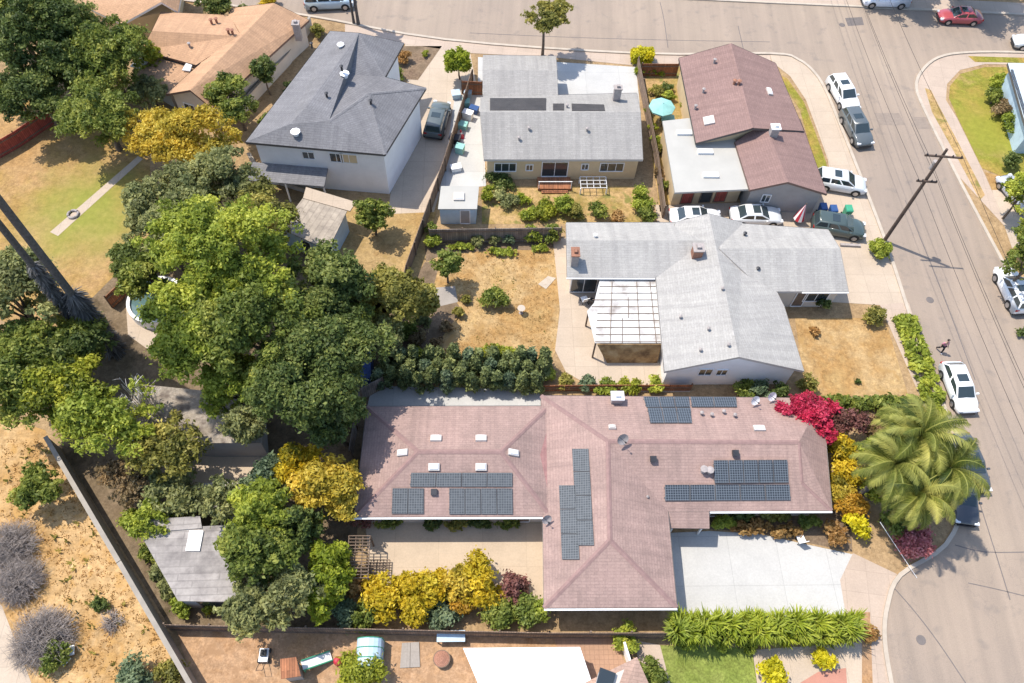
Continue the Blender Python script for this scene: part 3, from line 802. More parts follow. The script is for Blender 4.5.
# patio cover
pc = [(600, 279, 2.55), (655, 279, 2.55), (663, 343, 2.4), (595, 343, 2.4), (587, 311, 2.48), (594, 303, 2.5)]
P = [G(*p) for p in pc]
mb = MB(); Pc = ccw(P); mb.hexa([p - UP * .03 for p in Pc], Pc); cov = mb.build('patio_cover', M['poly'], hB)
mb = MB(); px0 = [G(*p) for p in pc[:4]]
for k in range(10):
    v = (k + .15) / 9.3
    a = px0[0].lerp(px0[3], v); b = px0[1].lerp(px0[2], v)
    if k in (3, 4): a = a - (b - a) * .1
    d = (b - a).normalized(); mb.box((a + b) / 2 + UP * .004, d, UP.cross(d), UP, (b - a).length / 2, .02, .05)
mb.build('cross_batten', M['timber'], cov)
mb = MB()
for u, v0, v1 in ((.22, .05, 1.0), (.40, .62, 1.0), (.50, .3, .62), (.66, .05, 1.0), (.9, .05, 1.0)):
    a = px0[0].lerp(px0[1], u).lerp(px0[3].lerp(px0[2], u), v0); b = px0[0].lerp(px0[1], u).lerp(px0[3].lerp(px0[2], u), v1)
    d = (b - a).normalized(); mb.box((a + b) / 2 + UP * .01, d, UP.cross(d), UP, (b - a).length / 2, .02, .055)
mb.build('rafter', M['timber'], cov)
for x, y in ((596, 343), (628, 343), (661, 343), (589, 311)):
    p = G(x, y, 2.4); mb = MB(); mb.box(Vector((p.x, p.y + .12, 0)), EX, EY, UP, .06, .06, 2.36); mb.build('post', M['timber'], cov)
mb = MB(); mb.hexa(ccw([G(607, 363, .05), G(657, 363, .05), G(656.5, 361.5, .05), G(607, 361.5, .05)]), ccw([G(597, 344.5, 2.3), G(662, 344.5, 2.3), G(661.5, 343.5, 2.3), G(597, 343.5, 2.3)]))
mb.build('plywood_screen', M['plywood'], hB)

# ---- house C: dusty pink gable house with white annex
o = G(750, 130); hC = thing('pink_gabled_house', 'house with dusty pink gabled roof and flat white annex on the street corner', 'house', o)
e, r = 3.2, 4.65
c1, c2, c3, c4_, c5 = (679, 58, e), (731, 43.5, r), (753, 128, r), (696, 143, e), (775.5, 63, e)
rC, plC = roof(hC, [[c1, c2, c3, c4_], [c2, c5, (804, 131, e), c3]], 'roofC', .22, 'darkfascia')
k1, k2, k3, k4, k5, k6 = (764, 122, 4.05), (788, 182, 4.05), (750, 190, 2.95), (735, 142, 2.95), (800, 119, 3.02), (827, 194, 2.95)
rC2, plC2 = roof(hC, [[k4, k1, k2, k3], [k1, k5, k6, k2]], 'roofC', .2, 'fascia_br')
q = [G(*c1), G(*c5), G(800, 131, e), G(*c4_)]
w1 = walls(hC, inset(q, .35), 3.0, 'wall_tan')
a, b = southmost(w1)
mid = a.lerp(b, .52)
gable_wall(hC, Vector((a.x, a.y - .01, 2.99)), Vector((b.x, b.y - .01, 2.99)), Vector((mid.x, mid.y - .01, 4.4)), 'wall_tan', 2.995)
w2 = walls(hC, inset([G(*k4), G(803, 122, 2.95), G(*k6), G(*k3)], .3), 2.75, 'wall_grey')
a, b = southmost(w2); mid = a.lerp(b, .5)
gable_wall(hC, Vector((a.x, a.y - .01, 2.74)), Vector((b.x, b.y - .01, 2.74)), Vector((mid.x, mid.y - .01, 3.82)), 'wall_grey', 2.745)
opening(hC, a, b, .25, .8, 1.2, 1.0)
fl = [(662.5, 121, 2.75), (689, 118, 2.75), (742, 143, 2.75), (751, 189, 2.7), (675, 192.5, 2.7)]
P = ccw([G(*p) for p in fl]); mb = MB(); mb.hexa([p - UP * .2 for p in P], P)
mb.build('annex_roof', M['flatC'], hC)
plF = plane_of([G(*fl[0]), G(*fl[4]), G(*fl[3])])
wF = walls(hC, inset([G(663, 122, 2.7), G(690, 120, 2.7), G(735, 144, 2.7), G(747, 182, 2.7), G(675, 186, 2.7)], .15), 2.5, 'wall_tan', 0, 'annex_wall')
a, b = southmost(wF)
for t, m in ((.22, 'fencered'), (.5, 'glass'), (.72, 'fencered')): opening(hC, a, b, t, 1.1, .15, 2.0, 'door', 'timber', m, 0)
for x, y in ((684, 133.5), (705, 152.5), (710.5, 176)): pbox(hC, x, y, plF, 1.35, .5, .22, 'whitewood', 'roof_curb')
skylight(hC, 709, 121, plC[0], .95, .95)
for x, y in ((703, 92.5), (714, 63), (695, 109)): vent(hC, x, y, plC[0], .1, .4)
for x, y in ((734, 84), (738.5, 84.5)): vent(hC, x, y, plC[0], .12, .4, 'brick')
skylight(hC, 769, 92, plC[1], .9, .45)
chimney(hC, 773, 134, plC2[1], .7, .6, .8, 'stonegrey', 'whitewood')
ridgecap(rC, [(c2, c3)], 'roofC')

# ---- house D
o = G(560, 130); hD = thing('tan_bungalow', 'tan walled bungalow with light grey roof and black solar heater mats facing the street', 'house', o)
e, r = 2.8, 4.3
d = [(480.5, 97, e), (637, 93, e), (640.5, 112, r), (480, 112, r), (484, 159.5, e), (643, 159.5, e)]
rD, plD = roof(hD, [[d[0], d[1], d[2], d[3]], [d[3], d[2], d[5], d[4]]], 'roofD', .2, 'fascia')
d2 = [(483, 55, e), (556, 56, e), (557, 70.5, 3.4), (482.5, 70, 3.4), (483, 97, e), (558, 97, e)]
rD2, plD2 = roof(hD, [[d2[0], d2[1], d2[2], d2[3]], [d2[3], d2[2], d2[5], d2[4]]], 'roofD', .18, 'fascia')
wD = walls(hD, inset([G(*d[0]), G(*d[1]), G(*d[5]), G(*d[4])], .3), 2.62, 'wall_tan')
walls(hD, inset([G(*d2[0]), G(*d2[1]), G(558, 104, e), G(484, 104, e)], .35), 2.6, 'wall_cream')
a, b = southmost(wD)
opening(hD, a, b, .12, 2.0, 1.0, 1.1, bars=2); opening(hD, a, b, .28, .7, 1.1, .8); opening(hD, a, b, .45, 2.4, .35, 1.9, 'sliding_door'); opening(hD, a, b, .65, .7, 1.2, .8); opening(hD, a, b, .83, 2.2, 1.0, 1.1, bars=2)
c = a.lerp(b, .45); dd = (b - a).normalized(); nn = Vector((dd.y, -dd.x, 0))
mb = MB(); mb.box(c + nn * .75, dd, nn, UP, 1.5, .7, .32); mb.box(c + nn * 1.62, dd, nn, UP, 1.2, .16, .16); mb.build('back_step', M['fencebrown'], hD)
mb = MB()
for s in (-1.45, 1.45): mb.box(c + nn * 1.4 + dd * s, dd, nn, UP, .03, .03, 1.15)
mb.box(c + nn * 1.4 + UP * 1.15, dd, nn, UP, 1.5, .03, .05); mb.build('step_rail', M['whitewood'], hD)
for qd in ([(490, 98.5), (546, 98.5), (546, 110.5), (490, 110.5)], [(553, 104), (564, 104), (564, 110.5), (553, 110.5)], [(571.5, 104), (604, 105), (605, 111), (572, 111)]):
    cq = [GP(x, y, plD[0]) + plD[0][1] * .05 for x, y in qd]; cq = ccw(cq); mb = MB(); mb.hexa([p - plD[0][1] * .1 for p in cq], cq); mb.build('solar_heater_mat', M['solarblack'], hD)
chimney(hD, 616, 100, plD[0], .65, .5, 1.4, 'stonegrey', 'stonegrey')
for x, y in ((529, 130), (519, 140), (587, 131), (567, 107.5)): vent(hD, x, y, plD[1] if y > 112 else plD[0], .09, .3)

# ---- house E: two storey white house with blue-grey hip roof
o = G(350, 130); hE = thing('white_two_storey_house', 'tall white two storey house with blue grey hipped roof beside long pale driveway', 'house', o)
e, r = 5.3, 6.8
Ea, Eb, Ec, Ed = (330, 31, e), (359, 33, r), (404, 43, e), (385, 77, e)
Ek, El, Ev, Em, Ep, EE, ES = (306, 107, r), (245.5, 142, e), (350, 74.5, 5.75), (329, 121, 6.55), (368.5, 93.5, 6.9), (426, 88, e), (385, 154.5, e)
Eq = (290, 124, 6.3)
rE, plE = roof(hE, [[Ea, Eb, Ek], [Ea, Ek, Eq], [Ea, Eq, El], [Eb, Ec, Ed], [Eb, Ed, Ev], [Eb, Ev, Em], [Eb, Em, Ek], [Ev, EE, Ep, Em], [Ev, Ed, EE], [Ep, EE, ES], [Ep, ES, El, Em], [Em, El, Eq], [Em, Eq, Ek]], 'roofE', .2, 'darkfascia')
ridgecap(rE, [(Ep, EE), (Ep, ES), (Ep, Em)], 'roofE')
foot = [G(329, 36, e), G(398, 45, e), G(385, 78, e), G(420, 90.5, e), G(384, 152, e), G(252, 141, e)]
wE2 = walls(hE, inset(foot, .12), 5.12, 'wall_white')
a, b = southmost(wE2)
opening(hE, a, b, .40, 1.1, 3.6, .9); opening(hE, a, b, .62, 1.2, 3.5, 1.1); opening(hE, a, b, .72, 1.5, 3.5, 1.1, 'window', 'whitewood', 'wall_tan')
opening(hE, a, b, .12, 2.0, .3, 2.0); opening(hE, a, b, .3, 2.2, .3, 2.0)
dd = (b - a).normalized(); nn = Vector((dd.y, -dd.x, 0))
c = a.lerp(b, .22); mb = MB()
mb.hexa([c + nn * .05 - dd * 3.2 + UP * 2.55, c + nn * 1.9 - dd * 3.2 + UP * 2.3, c + nn * 1.9 + dd * 3.4 + UP * 2.3, c + nn * .05 + dd * 3.4 + UP * 2.55],
        [c + nn * .05 - dd * 3.2 + UP * 2.7, c + nn * 1.9 - dd * 3.2 + UP * 2.42, c + nn * 1.9 + dd * 3.4 + UP * 2.42, c + nn * .05 + dd * 3.4 + UP * 2.7]); mb.build('porch_roof', M['roofE'], hE)
for s in (-3.1, 0, 3.3):
    mb = MB(); mb.box(c + nn * 1.8 + dd * s, dd, nn, UP, .06, .06, 2.3); mb.build('porch_post', M['whitewood'], hE)
for x, y, k in ((342, 70, 0), (371, 104, 9), (327, 97, 6), (312, 47, 0)): vent(hE, x, y, plE[k], .1, .4, 'darkmetal')
vent(hE, 341, 47, plE[0], .2, .25, 'whitewood'); vent(hE, 296, 134, plE[10], .25, .25, 'whitewood'); vent(hE, 345, 76, plE[5], .25, .25, 'whitewood')

# ---- house F: tan house top left
o = G(220, 60); hF = thing('tan_roofed_house', 'house with wide tan shingled gables behind the yellow tree', 'house', o)
e, r = 2.9, 4.2
F1, F2, F3, F4, F5 = (274, 3, r), (190, 90, r), (309, 20, e), (212, 108, e), (166, 94, e)
rF, plF_ = roof(hF, [[F1, F3, F4, F2], [F2, F5, (200, 64, 3.1), (232, 8, e), F1]], 'roofF', .2, 'fascia_br')
rF2, plF2 = roof(hF, [[(161, 12, e), (229, 15, e), (241, 36, 4.0), (152, 31, 3.95)], [(152, 31, 3.95), (241, 36, 4.0), (196, 65, 3.0), (141, 50, e)]], 'roofF', .2, 'fascia_br')
rF3, plF3 = roof(hF, [[(140, 53, 2.5), (195, 68, 2.5), (168, 93, 2.3), (133, 72, 2.3)]], 'roofF', .15, 'fascia', 'lean_to_roof')
mb = MB(); q = [G(143, 52, 2.53), G(154, 55.5, 2.53), G(141, 69, 2.43), G(130, 66, 2.43)]; q = ccw(q); mb.hexa([p - UP * .1 for p in q], q); mb.build('white_panel', M['whitewood'], hF)
mb = MB(); q = [G(186, 63, 3.0), G(192, 65, 3.0), G(190, 71, 2.65), G(182, 70, 2.65)]; q = ccw(q); mb.hexa([p - UP * .1 for p in q], q); mb.build('white_panel', M['whitewood'], hF)
wf = walls(hF, inset([G(268, 6, e), G(*F3), G(*F4), G(*F5)], .35), 2.7, 'wall_cream')
walls(hF, inset([G(161, 12, e), G(236, 12, e), G(205, 66, e), G(142, 50, e)], .35), 2.68, 'wall_cream')
walls(hF, inset([G(140, 53, 2.3), G(190, 66, 2.3), G(168, 92, 2.3), G(133, 72, 2.3)], .25), 2.15, 'wall_grey')
a, b = southmost(wf); mid = a.lerp(b, .5)
gable_wall(hF, Vector((a.x, a.y - .01, 2.69)), Vector((b.x, b.y - .01, 2.69)), Vector((mid.x, mid.y - .01, 3.9)), 'wall_cream', 2.695)
opening(hF, a, b, .35, 1.2, 1.0, 1.1)
for x, y, k in ((212, 24, 0), (217, 23, 0), (229, 34, 0), (233, 34.5, 0)): vent(hF, x, y, plF2[0], .12, .5, 'brick')
vent(hF, 190, 47, plF2[1], .1, .4)
chimney(hF, 298, 34, plF_[0], .6, .6, 1.2, 'stonegrey', 'stonegrey')
# ---- house G: edge of another tan house
o = G(120, 5); hG = thing('orange_roofed_house', 'house with orange tan roof cut by the photo top, left of the wide tan house', 'house', o)
rG, plG = roof(hG, [[(75, -30, 2.8), (150, -32, 4.2), (161, 2, 4.0), (122, 24, 2.8), (84, 6, 2.8)], [(150, -32, 4.2), (185, -25, 2.8), (178, 12, 2.8), (161, 2, 4.0)]], 'roofF', .2, 'whitewood')
walls(hG, inset([G(80, -25, 2.8), G(180, -25, 2.8), G(174, 10, 2.8), G(122, 22, 2.8), G(86, 4, 2.8)], .4), 2.6, 'wall_tan')
# ---- house J: right edge
o = G(1030, 100); hJ = thing('pale_blue_roofed_house', 'house with pale blue roof and dark skylight panels at the right edge behind the shrubs', 'house', o)
J = [(1008, 63, 3.0), (1120, 66, 4.4), (1160, 130, 4.4), (1028, 133, 3.0), (1200, 72, 3.0), (1240, 135, 3.0)]
rJ, plJ = roof(hJ, [[J[0], J[1], J[2], J[3]], [J[1], J[4], J[5], J[2]]], 'roofJ', .25, 'darkfascia')
walls(hJ, inset([G(*J[0]), G(*J[4]), G(*J[5]), G(*J[3])], .4), 2.8, 'cloth_blue')
panels(hJ, [(1010, 70), (1013, 70), (1032, 131), (1028, 131)], plJ[0], 1, 6, 'solar')

# ---- sheds and outbuildings
def shed(name, label, cat, roofpix, rmat, wmat, ins=.12, thick=.08, extra=None):
    P = ccw([G(*p) for p in roofpix]); c = centre(P); o = thing(name, label, cat, (c.x, c.y, 0))
    mb = MB(); mb.hexa([p - UP * thick for p in P], P); mb.build('roof', M[rmat], o)
    Q = inset(P, ins); pl = plane_of(P); mb = MB()
    top = []
    for q in Q:
        z = pl[0].z - ((q.x - pl[0].x) * pl[1].x + (q.y - pl[0].y) * pl[1].y) / pl[1].z - thick - .004
        top.append(Vector((q.x, q.y, z)))
    mb.hexa(Q, top); mb.build('wall', M[wmat], o)
    return o, Q, pl
s, Q, pl = shed('garden_shed', 'small white shed with skylight in the corner behind the tan bungalow', 'shed', [(441, 186, 2.3), (479, 186, 2.3), (477, 209, 2.1), (438, 209, 2.1)], 'flatC', 'cloth_blue')
skylight(s, 459, 197, pl, .9, .8); a, b = southmost(Q); opening(s, a, b, .7, .9, .05, 1.8, 'door', 'whitewood', 'wall_grey', 0)
s, Q, pl = shed('corrugated_garage', 'low garage with weathered corrugated sheet roof below the white two storey house', 'garage', [(303, 198, 2.6), (347, 211, 2.6), (328, 250, 2.3), (280, 228, 2.3)], 'cement_sheet', 'cloth_blue')
a, b = southmost(Q); opening(s, a, b, .5, 1.0, .05, 1.9, 'door', 'whitewood', 'glass', 0)
mb = MB(); P = ccw([G(306, 187, 2.75), G(356, 202, 2.75), G(350, 211, 2.66), G(303, 198, 2.66)]); mb.hexa([p - UP * .1 for p in P], P); mb.build('flat_roof', M['concrete'], s)
s, Q, pl = shed('long_shed', 'long shed with dusty pale roof under the overhanging trees', 'shed', [(138, 384, 2.9), (258, 396, 2.9), (262, 443, 2.7), (205, 443, 2.7), (120, 438, 2.7)], 'dustyroof', 'wall_grey')
a, b = southmost(Q); opening(s, a, b, .55, 1.6, .1, 2.0, 'door', 'timber', 'red', 0)
s, Q, pl = shed('grey_shed', 'small grey roofed shed between the long dusty shed and the weathered shed', 'shed', [(203, 483, 2.3), (252, 481, 2.3), (258, 512, 2.15), (212, 514, 2.15)], 'greysheet', 'wall_grey')
s, Q, pl = shed('weathered_shed', 'shed with weathered grey board roof and white roof hatch beside the block wall', 'shed', [(138, 530, 2.6), (225, 525, 2.6), (240, 602, 2.3), (178, 601, 2.3)], 'greysheet', 'wall_grey')
pbox(s, 195, 541, pl, .9, 1.3, .12, 'whitewood', 'roof_hatch')
a, b = southmost(Q); opening(s, a, b, .5, 1.8, .1, 1.8, 'door', 'timber', 'glass', 0)
mb = MB(); P = ccw([G(138, 520, 2.72), G(200, 516, 2.72), G(202, 528, 2.68), G(139, 533, 2.68)]); mb.hexa([p - UP * .08 for p in P], P); mb.build('upper_roof', M['greysheet'], s)
s, Q, pl = shed('skylit_cottage', 'corner of a brown roof with dark skylight at the bottom edge beside the green lawn', 'house', [(578, 686, 2.6), (637, 657, 3.2), (656, 700, 2.6), (600, 760, 2.6)], 'tanroof', 'wall_cream', .3, .15)
pbox(s, 604, 684, pl, 1.6, 1.0, .12, 'glass', 'skylight', 0, R(30))
s, Q, pl = shed('small_brown_shed', 'small shed with brown roof standing in the orange dirt yard', 'shed', [(280, 659, 2.0), (296, 657, 2.0), (301, 676, 1.9), (281, 679, 1.9)], 'fencebrown', 'wall_grey')

# white canopy (shade sail over poles), bottom
P = [G(463, 648, 2.3), G(580, 647, 2.3), G(598, 700, 2.3), G(486, 702, 2.3)]
cn = thing('shade_canopy', 'large flat white canopy beside the brick patio at the bottom edge', 'canopy', (centre(P).x, centre(P).y, 0))
P = ccw(P); mb = MB(); mb.hexa([p - UP * .06 for p in P], P); mb.build('cover', M['cloth_white'], cn)
for p in P:
    q = centre(P).lerp(p, .95); mb = MB(); mb.box(Vector((q.x, q.y, 0)), EX, EY, UP, .05, .05, 2.235); mb.build('post', M['whitewood'], cn)

# ------------------------------------------------------------------ fences and walls
def fence(name, label, cat, pix, h, mat, posts=True, th=.05, grp=None, pmat='timber', cap=False):
    p = [G(x, y, 0) for x, y in pix]
    o = thing(name, label, cat, p[0], 0, grp)
    for i in range(len(p) - 1):
        a, b = p[i], p[i + 1]; d = (b - a).normalized(); n = Vector((-d.y, d.x, 0)); L = (b - a).length
        mb = MB(); mb.box((a + b) / 2, d, n, UP, L / 2, th / 2, h); mb.build('fence_panel' if posts else 'wall_section', M[mat], o)
        if cap:
            mb = MB(); mb.box((a + b) / 2 + UP * (h + .002), d, n, UP, L / 2 + .02, th / 2 + .05, .06); mb.build('coping', M['blockwall'], o)
        if posts:
            k = max(1, int(L / 2.4))
            for j in range(k + 1):
                q = a.lerp(b, j / k); mb = MB(); mb.box(q + n * (th / 2 + .05), d, n, UP, .05, .048, h + .08); mb.build('post', M[pmat], o)
            mb = MB()
            for z in (.3, h - .35): mb.box((a + b) / 2 - n * (th / 2 + .022) + UP * z, d, n, UP, L / 2, .02, .09)
            mb.build('rail', M[pmat], o)
    return o
fence('board_fence', 'slanting weathered board fence between the dead grass yard and the neighbouring courts', 'fence', [(472, 84), (445, 171), (407, 278), (384, 385)], 1.7, 'fence')
fence('board_fence', 'dark grey board fence behind the row of clipped shrubs', 'fence', [(430, 243), (560, 241)], 1.8, 'fencegrey')
fence('board_fence', 'board fence between the bungalow and the courtyard with the teal umbrella', 'fence', [(636, 70), (645, 115), (655, 165), (662, 218)], 1.6, 'fencered' if False else 'fence')
fence('board_fence', 'long brown board fence along the bottom behind the yellow shrubs', 'fence', [(172, 630), (260, 632), (360, 634), (450, 636), (548, 638), (668, 638)], 1.6, 'fence')
fence('board_fence', 'low red brown fence along the back edge of the rose roof', 'fence', [(540, 391), (600, 390.5), (690, 390.5)], .9, 'fencebrown')
fence('red_fence', 'bright red stained fence at the left edge by the dry lawn', 'fence', [(-20, 170), (22, 146), (54, 124)], 1.7, 'fencered')
fence('board_fence', 'short rust brown fence section beside the round pool', 'fence', [(113, 308), (144, 278)], 1.6, 'fencebrown')
fence('garden_wall', 'low pink concrete wall between the two left houses', 'wall', [(240, 118), (290, 64), (312, 28)], 1.3, 'wall_cream', False, .15, None, 'kerb', True)
fence('block_wall', 'long straight concrete block wall above the dry hillside', 'wall', [(58, 448), (130, 570), (206, 700), (235, 750)], 1.9, 'blockwall', False, .2, None, 'kerb', True)
fence('low_wall', 'thin white wall running beside the small palm like bushes under the rose roof', 'wall', [(622, 645), (636, 690)], 1.0, 'wall_white', False, .14)
fence('board_fence', 'small brown gate fence between the drive and the bungalow court', 'fence', [(462, 94), (482, 95)], 1.6, 'fencebrown')
fence('picket_fence', 'low grey fence at the front of the corner courtyard', 'fence', [(640, 76), (676, 76)], 1.5, 'fencebrown')
fence('low_wall', 'stone edged terrace wall below the porch of the white two storey house', 'wall', [(250, 158), (262, 178), (308, 193)], .6, 'stonegrey', False, .25, None, 'kerb', True)
fence('board_fence', 'dark board fence in the shade between the grove and the rose roofed house', 'fence', [(384, 388), (362, 400), (352, 460)], 1.7, 'fencegrey')

# trellis & lattice beside the rear patio
def slat_frame(name, label, quad, z, nx, ny, mat, sl=.05):
    P = [G(x, y, z) for x, y in quad]; c = centre(P); o = thing(name, label, 'pergola', (c.x, c.y, 0))
    mb = MB()
    for k in range(ny):
        v = k / (ny - 1); a = P[0].lerp(P[3], v); b = P[1].lerp(P[2], v); d = (b - a).normalized()
        mb.box((a + b) / 2, d, UP.cross(d), UP, (b - a).length / 2, sl / 2, .06)
    mb.build('slat', M[mat], o); o['_'] = 0; del o['_']
    mb = MB()
    for k in range(nx):
        v = k / (nx - 1); a = P[0].lerp(P[1], v); b = P[3].lerp(P[2], v); d = (b - a).normalized()
        mb.box((a + b) / 2 - UP * .065, d, UP.cross(d), UP, (b - a).length / 2, sl / 2, .06)
    mb.build('beam', M[mat], o)
    if z > .5:
        for p in P:
            mb = MB(); mb.box(Vector((p.x, p.y, 0)), EX, EY, UP, .05, .05, z - .07); mb.build('post', M[mat], o)
slat_frame('pergola', 'weathered slatted pergola between the bright green vine and the rear patio', [(349, 536), (370, 536), (368, 578), (346, 578)], 2.2, 4, 14, 'timber')
slat_frame('lattice_rack', 'small dark lattice rack lying on the rear patio by the pergola', [(368, 560), (390, 560), (389, 578), (367, 578)], .35, 8, 8, 'timber')
slat_frame('drying_rack', 'white wire rack standing against the tan bungalow wall', [(580, 177), (606, 177), (607, 188), (581, 188)], .8, 5, 4, 'whitewood', .04)

# ------------------------------------------------------------------ plants
def rand_dirs(n):
    d = nr.normal(size=(n, 3)); return d / np.linalg.norm(d, axis=1)[:, None]
def leaf_mesh(name, P, D, size, tint, mat, elong=2.0, spread=1.1):
    """one mesh of small leaf quads at P, facing D"""
    n = len(P)
    nn = D + nr.normal(size=(n, 3)) * spread; nn /= np.linalg.norm(nn, axis=1)[:, None]
    a = np.cross(nn, rand_dirs(n)); a /= np.linalg.norm(a, axis=1)[:, None] + 1e-9
    b = np.cross(nn, a)
    s = (size * nr.uniform(.6, 1.35, n))[:, None]
    v = np.empty((n, 4, 3), np.float32)
    v[:, 0] = P - a * s * .5 * elong; v[:, 1] = P - b * s * .5 + nn * s * .12; v[:, 2] = P + a * s * .5 * elong; v[:, 3] = P + b * s * .5 + nn * s * .12
    return quads(name, v, tint, mat)
def quads(name, v, tint, mat):
    n = len(v)
    me = bpy.data.meshes.new(name)
    me.vertices.add(n * 4); me.vertices.foreach_set('co', v.astype(np.float32).ravel())
    me.loops.add(n * 4); me.loops.foreach_set('vertex_index', np.arange(n * 4, dtype=np.int32))
    me.polygons.add(n); me.polygons.foreach_set('loop_start', np.arange(0, n * 4, 4, dtype=np.int32))
    at = me.attributes.new('tint', 'FLOAT', 'FACE'); at.data.foreach_set('value', np.clip(tint, 0, 1).astype(np.float32))
    me.materials.append(mat); me.update(calc_edges=True)
    return me
def crown_pts(rx, ry, rz, cr, density, shape='round', leaf=.3):
    """clumps through the crown volume, leaves on the clumps; returns P, D, tint"""
    vol = rx * ry * rz
    nc = max(6, int(2.6 * vol / (cr ** 3) * .42 + 6))
    nc = min(int(nc * .82), 480)
    d = rand_dirs(nc); rr = np.where(nr.random(nc) < .75, nr.uniform(.72, 1.0, nc), nr.uniform(.2, .75, nc))
    ph = nr.uniform(0, 6.28, 4)
    ang = np.arctan2(d[:, 1], d[:, 0])
    lob = 1 + .13 * np.cos(2 * ang + ph[0]) + .12 * np.cos(3 * ang + ph[1]) + .09 * np.cos(5 * ang + ph[2])
    C = d * rr[:, None]; btint = 0
    if shape == 'round' and rx > 1.6:
        nb = int(5 + rx * 1.6); B = rand_dirs(nb); B[:, 2] = np.abs(B[:, 2]) * 1.1 - .25
        B *= nr.uniform(.45, .8, nb)[:, None]; br = nr.uniform(.2, .38, nb); bt = nr.normal(0, .22, nb)
        k = nr.choice(nb, nc, p=br ** 2 / (br ** 2).sum())
        dd = rand_dirs(nc); dd[:, 2] = np.where(dd[:, 2] < -.2, -dd[:, 2], dd[:, 2])
        far = nr.random(nc) < .82
        C = np.where(far[:, None], B[k] + dd * br[k][:, None] * nr.uniform(.75, 1.05, nc)[:, None], C * .85) * 1.1; btint = bt[k]
    if shape == 'box':
        nc *= 5; C = nr.uniform(-1, 1, (nc, 3)); ax = nr.integers(0, 3, nc); C[np.arange(nc), ax] = np.sign(C[np.arange(nc), ax]); lob = np.ones(nc)
    if shape == 'cone':
        t = nr.random(nc) ** .8; w = nr.uniform(0, 6.283, nc); q = (1 - t) ** .75 * nr.uniform(.6, 1, nc) + .05
        C = np.stack([np.cos(w) * q, np.sin(w) * q, t * 2 - 1], 1); lob = np.ones(nc)
    C[:, 2] = np.where(C[:, 2] < 0, C[:, 2] * .8, C[:, 2])
    S3 = np.array([max(rx - cr * .7, rx * .45), max(ry - cr * .7, ry * .45), max(rz - cr * .7, rz * .45)])
    C = C * S3; C[:, :2] *= lob[:, None]
    cs = cr * nr.uniform(.5, 1.25, nc)
    per = np.maximum(8, (density * 4 * np.pi * cs ** 2 / (leaf * leaf * .75)).astype(int))
    idx = np.repeat(np.arange(nc), per); n = len(idx)
    ld = rand_dirs(n); ld[:, 2] = np.where(ld[:, 2] < -.3, -ld[:, 2], ld[:, 2])
    P = C[idx] + ld * (cs[idx] * np.where(nr.random(n) < .12, nr.uniform(1.0, 1.5, n), nr.uniform(.5, 1.05, n)))[:, None] * np.array([1, 1, .8])
    ct = nr.normal(.52, .24, nc) + btint
    tint = ct[idx] * .6 + nr.normal(.52, .3, n) * .4
    D = ld.copy(); D[:, 2] += .35
    return P, D, tint, C
def mk(name, me, parent):
    o = bpy.data.objects.new(name, me); COL.objects.link(o)
    if parent is not None: o.parent = parent
    return o
def trunk_mb(h, r, limbs, n=7, lean=0.0):
    mb = MB(); pts = [Vector((lean * k * k * .1 + rnd.uniform(-.05, .05), rnd.uniform(-.05, .05), h * k / 3)) for k in range(4)]
    mb.tube(pts, [r * 1.25, r, r * .85, r * .65], n)
    for l in limbs:
        s = pts[2].lerp(pts[3], rnd.uniform(0, 1)); e = Vector(l); m = s.lerp(e, .5) + Vector((0, 0, .12 * (e - s).length))
        mb.tube([s, m, e], [r * .5, r * .33, r * .12], 5)
    return mb
TREES = []
def tree(px, py, zc, rx, rz, pal, label, name='tree', cr=None, density=.52, leaf=.23, group=None, cat='tree', ry=None, trunk=True, lean=0):
    p = G(px, py, zc)
    ry = ry or rx
    o = thing(name, label, cat, (p.x, p.y, 0), 0, group)
    cr = max(.28, min(.52, rx * .15)); leaf = .15
    P, D, t, C = crown_pts(rx, ry, rz, cr, density, 'round', leaf)
    P = P + np.array([0, 0, zc])
    P[:, 2] = np.maximum(P[:, 2], .08)
    mk('crown', leaf_mesh('crown', P, D, leaf, t, M['leaf_' + pal]), o)
    sel = [C[i] for i in nr.choice(len(C), min(9, len(C)), replace=False)]
    th = max(zc - rz * .35, .3)
    mb = trunk_mb(th, max(.08, rx * .06), [tuple(c * .8 + np.array([0, 0, zc])) for c in sel])
    mb.build('trunk', M['bark'], o, 60, local=True)
    return o
def shrub(px, py, rx, rz, pal, label, name='shrub', group=None, cat='shrub', ry=None, shape='round', cr=None, density=.8, leaf=.13, zc=None, base=False, stem=True, rot=None):
    """px,py: centre of the foliage in the picture (or its foot when base=True)"""
    ry = ry or rx; zc = rz * .95 if zc is None else zc
    p = G(px, py, 0 if base else zc)
    o = thing(name, label, cat, (p.x, p.y, 0), A4 if rot is None else rot, group)
    cr = cr or max(.18, min(.6, min(rx, ry) * .36))
    P, D, t, C = crown_pts(rx, ry, rz, cr, density, shape, leaf)
    P = P + np.array([0, 0, zc]); P[:, 2] = np.maximum(P[:, 2], .05)
    mk('foliage', leaf_mesh('foliage', P, D, leaf, t, M['leaf_' + pal]), o)
    if stem:
        mb = MB()
        for k in range(4):
            c = C[nr.integers(len(C))]; mb.tube([Vector((rnd.uniform(-.1, .1), rnd.uniform(-.1, .1), -.02)), Vector((c[0] * .3, c[1] * .3, zc * .6)), Vector((c[0] * .7, c[1] * .7, max(.1, c[2] * .7 + zc)))], [.05, .035, .015], 5)
        mb.build('stem', M['bark'], o, None, local=True)
    return o
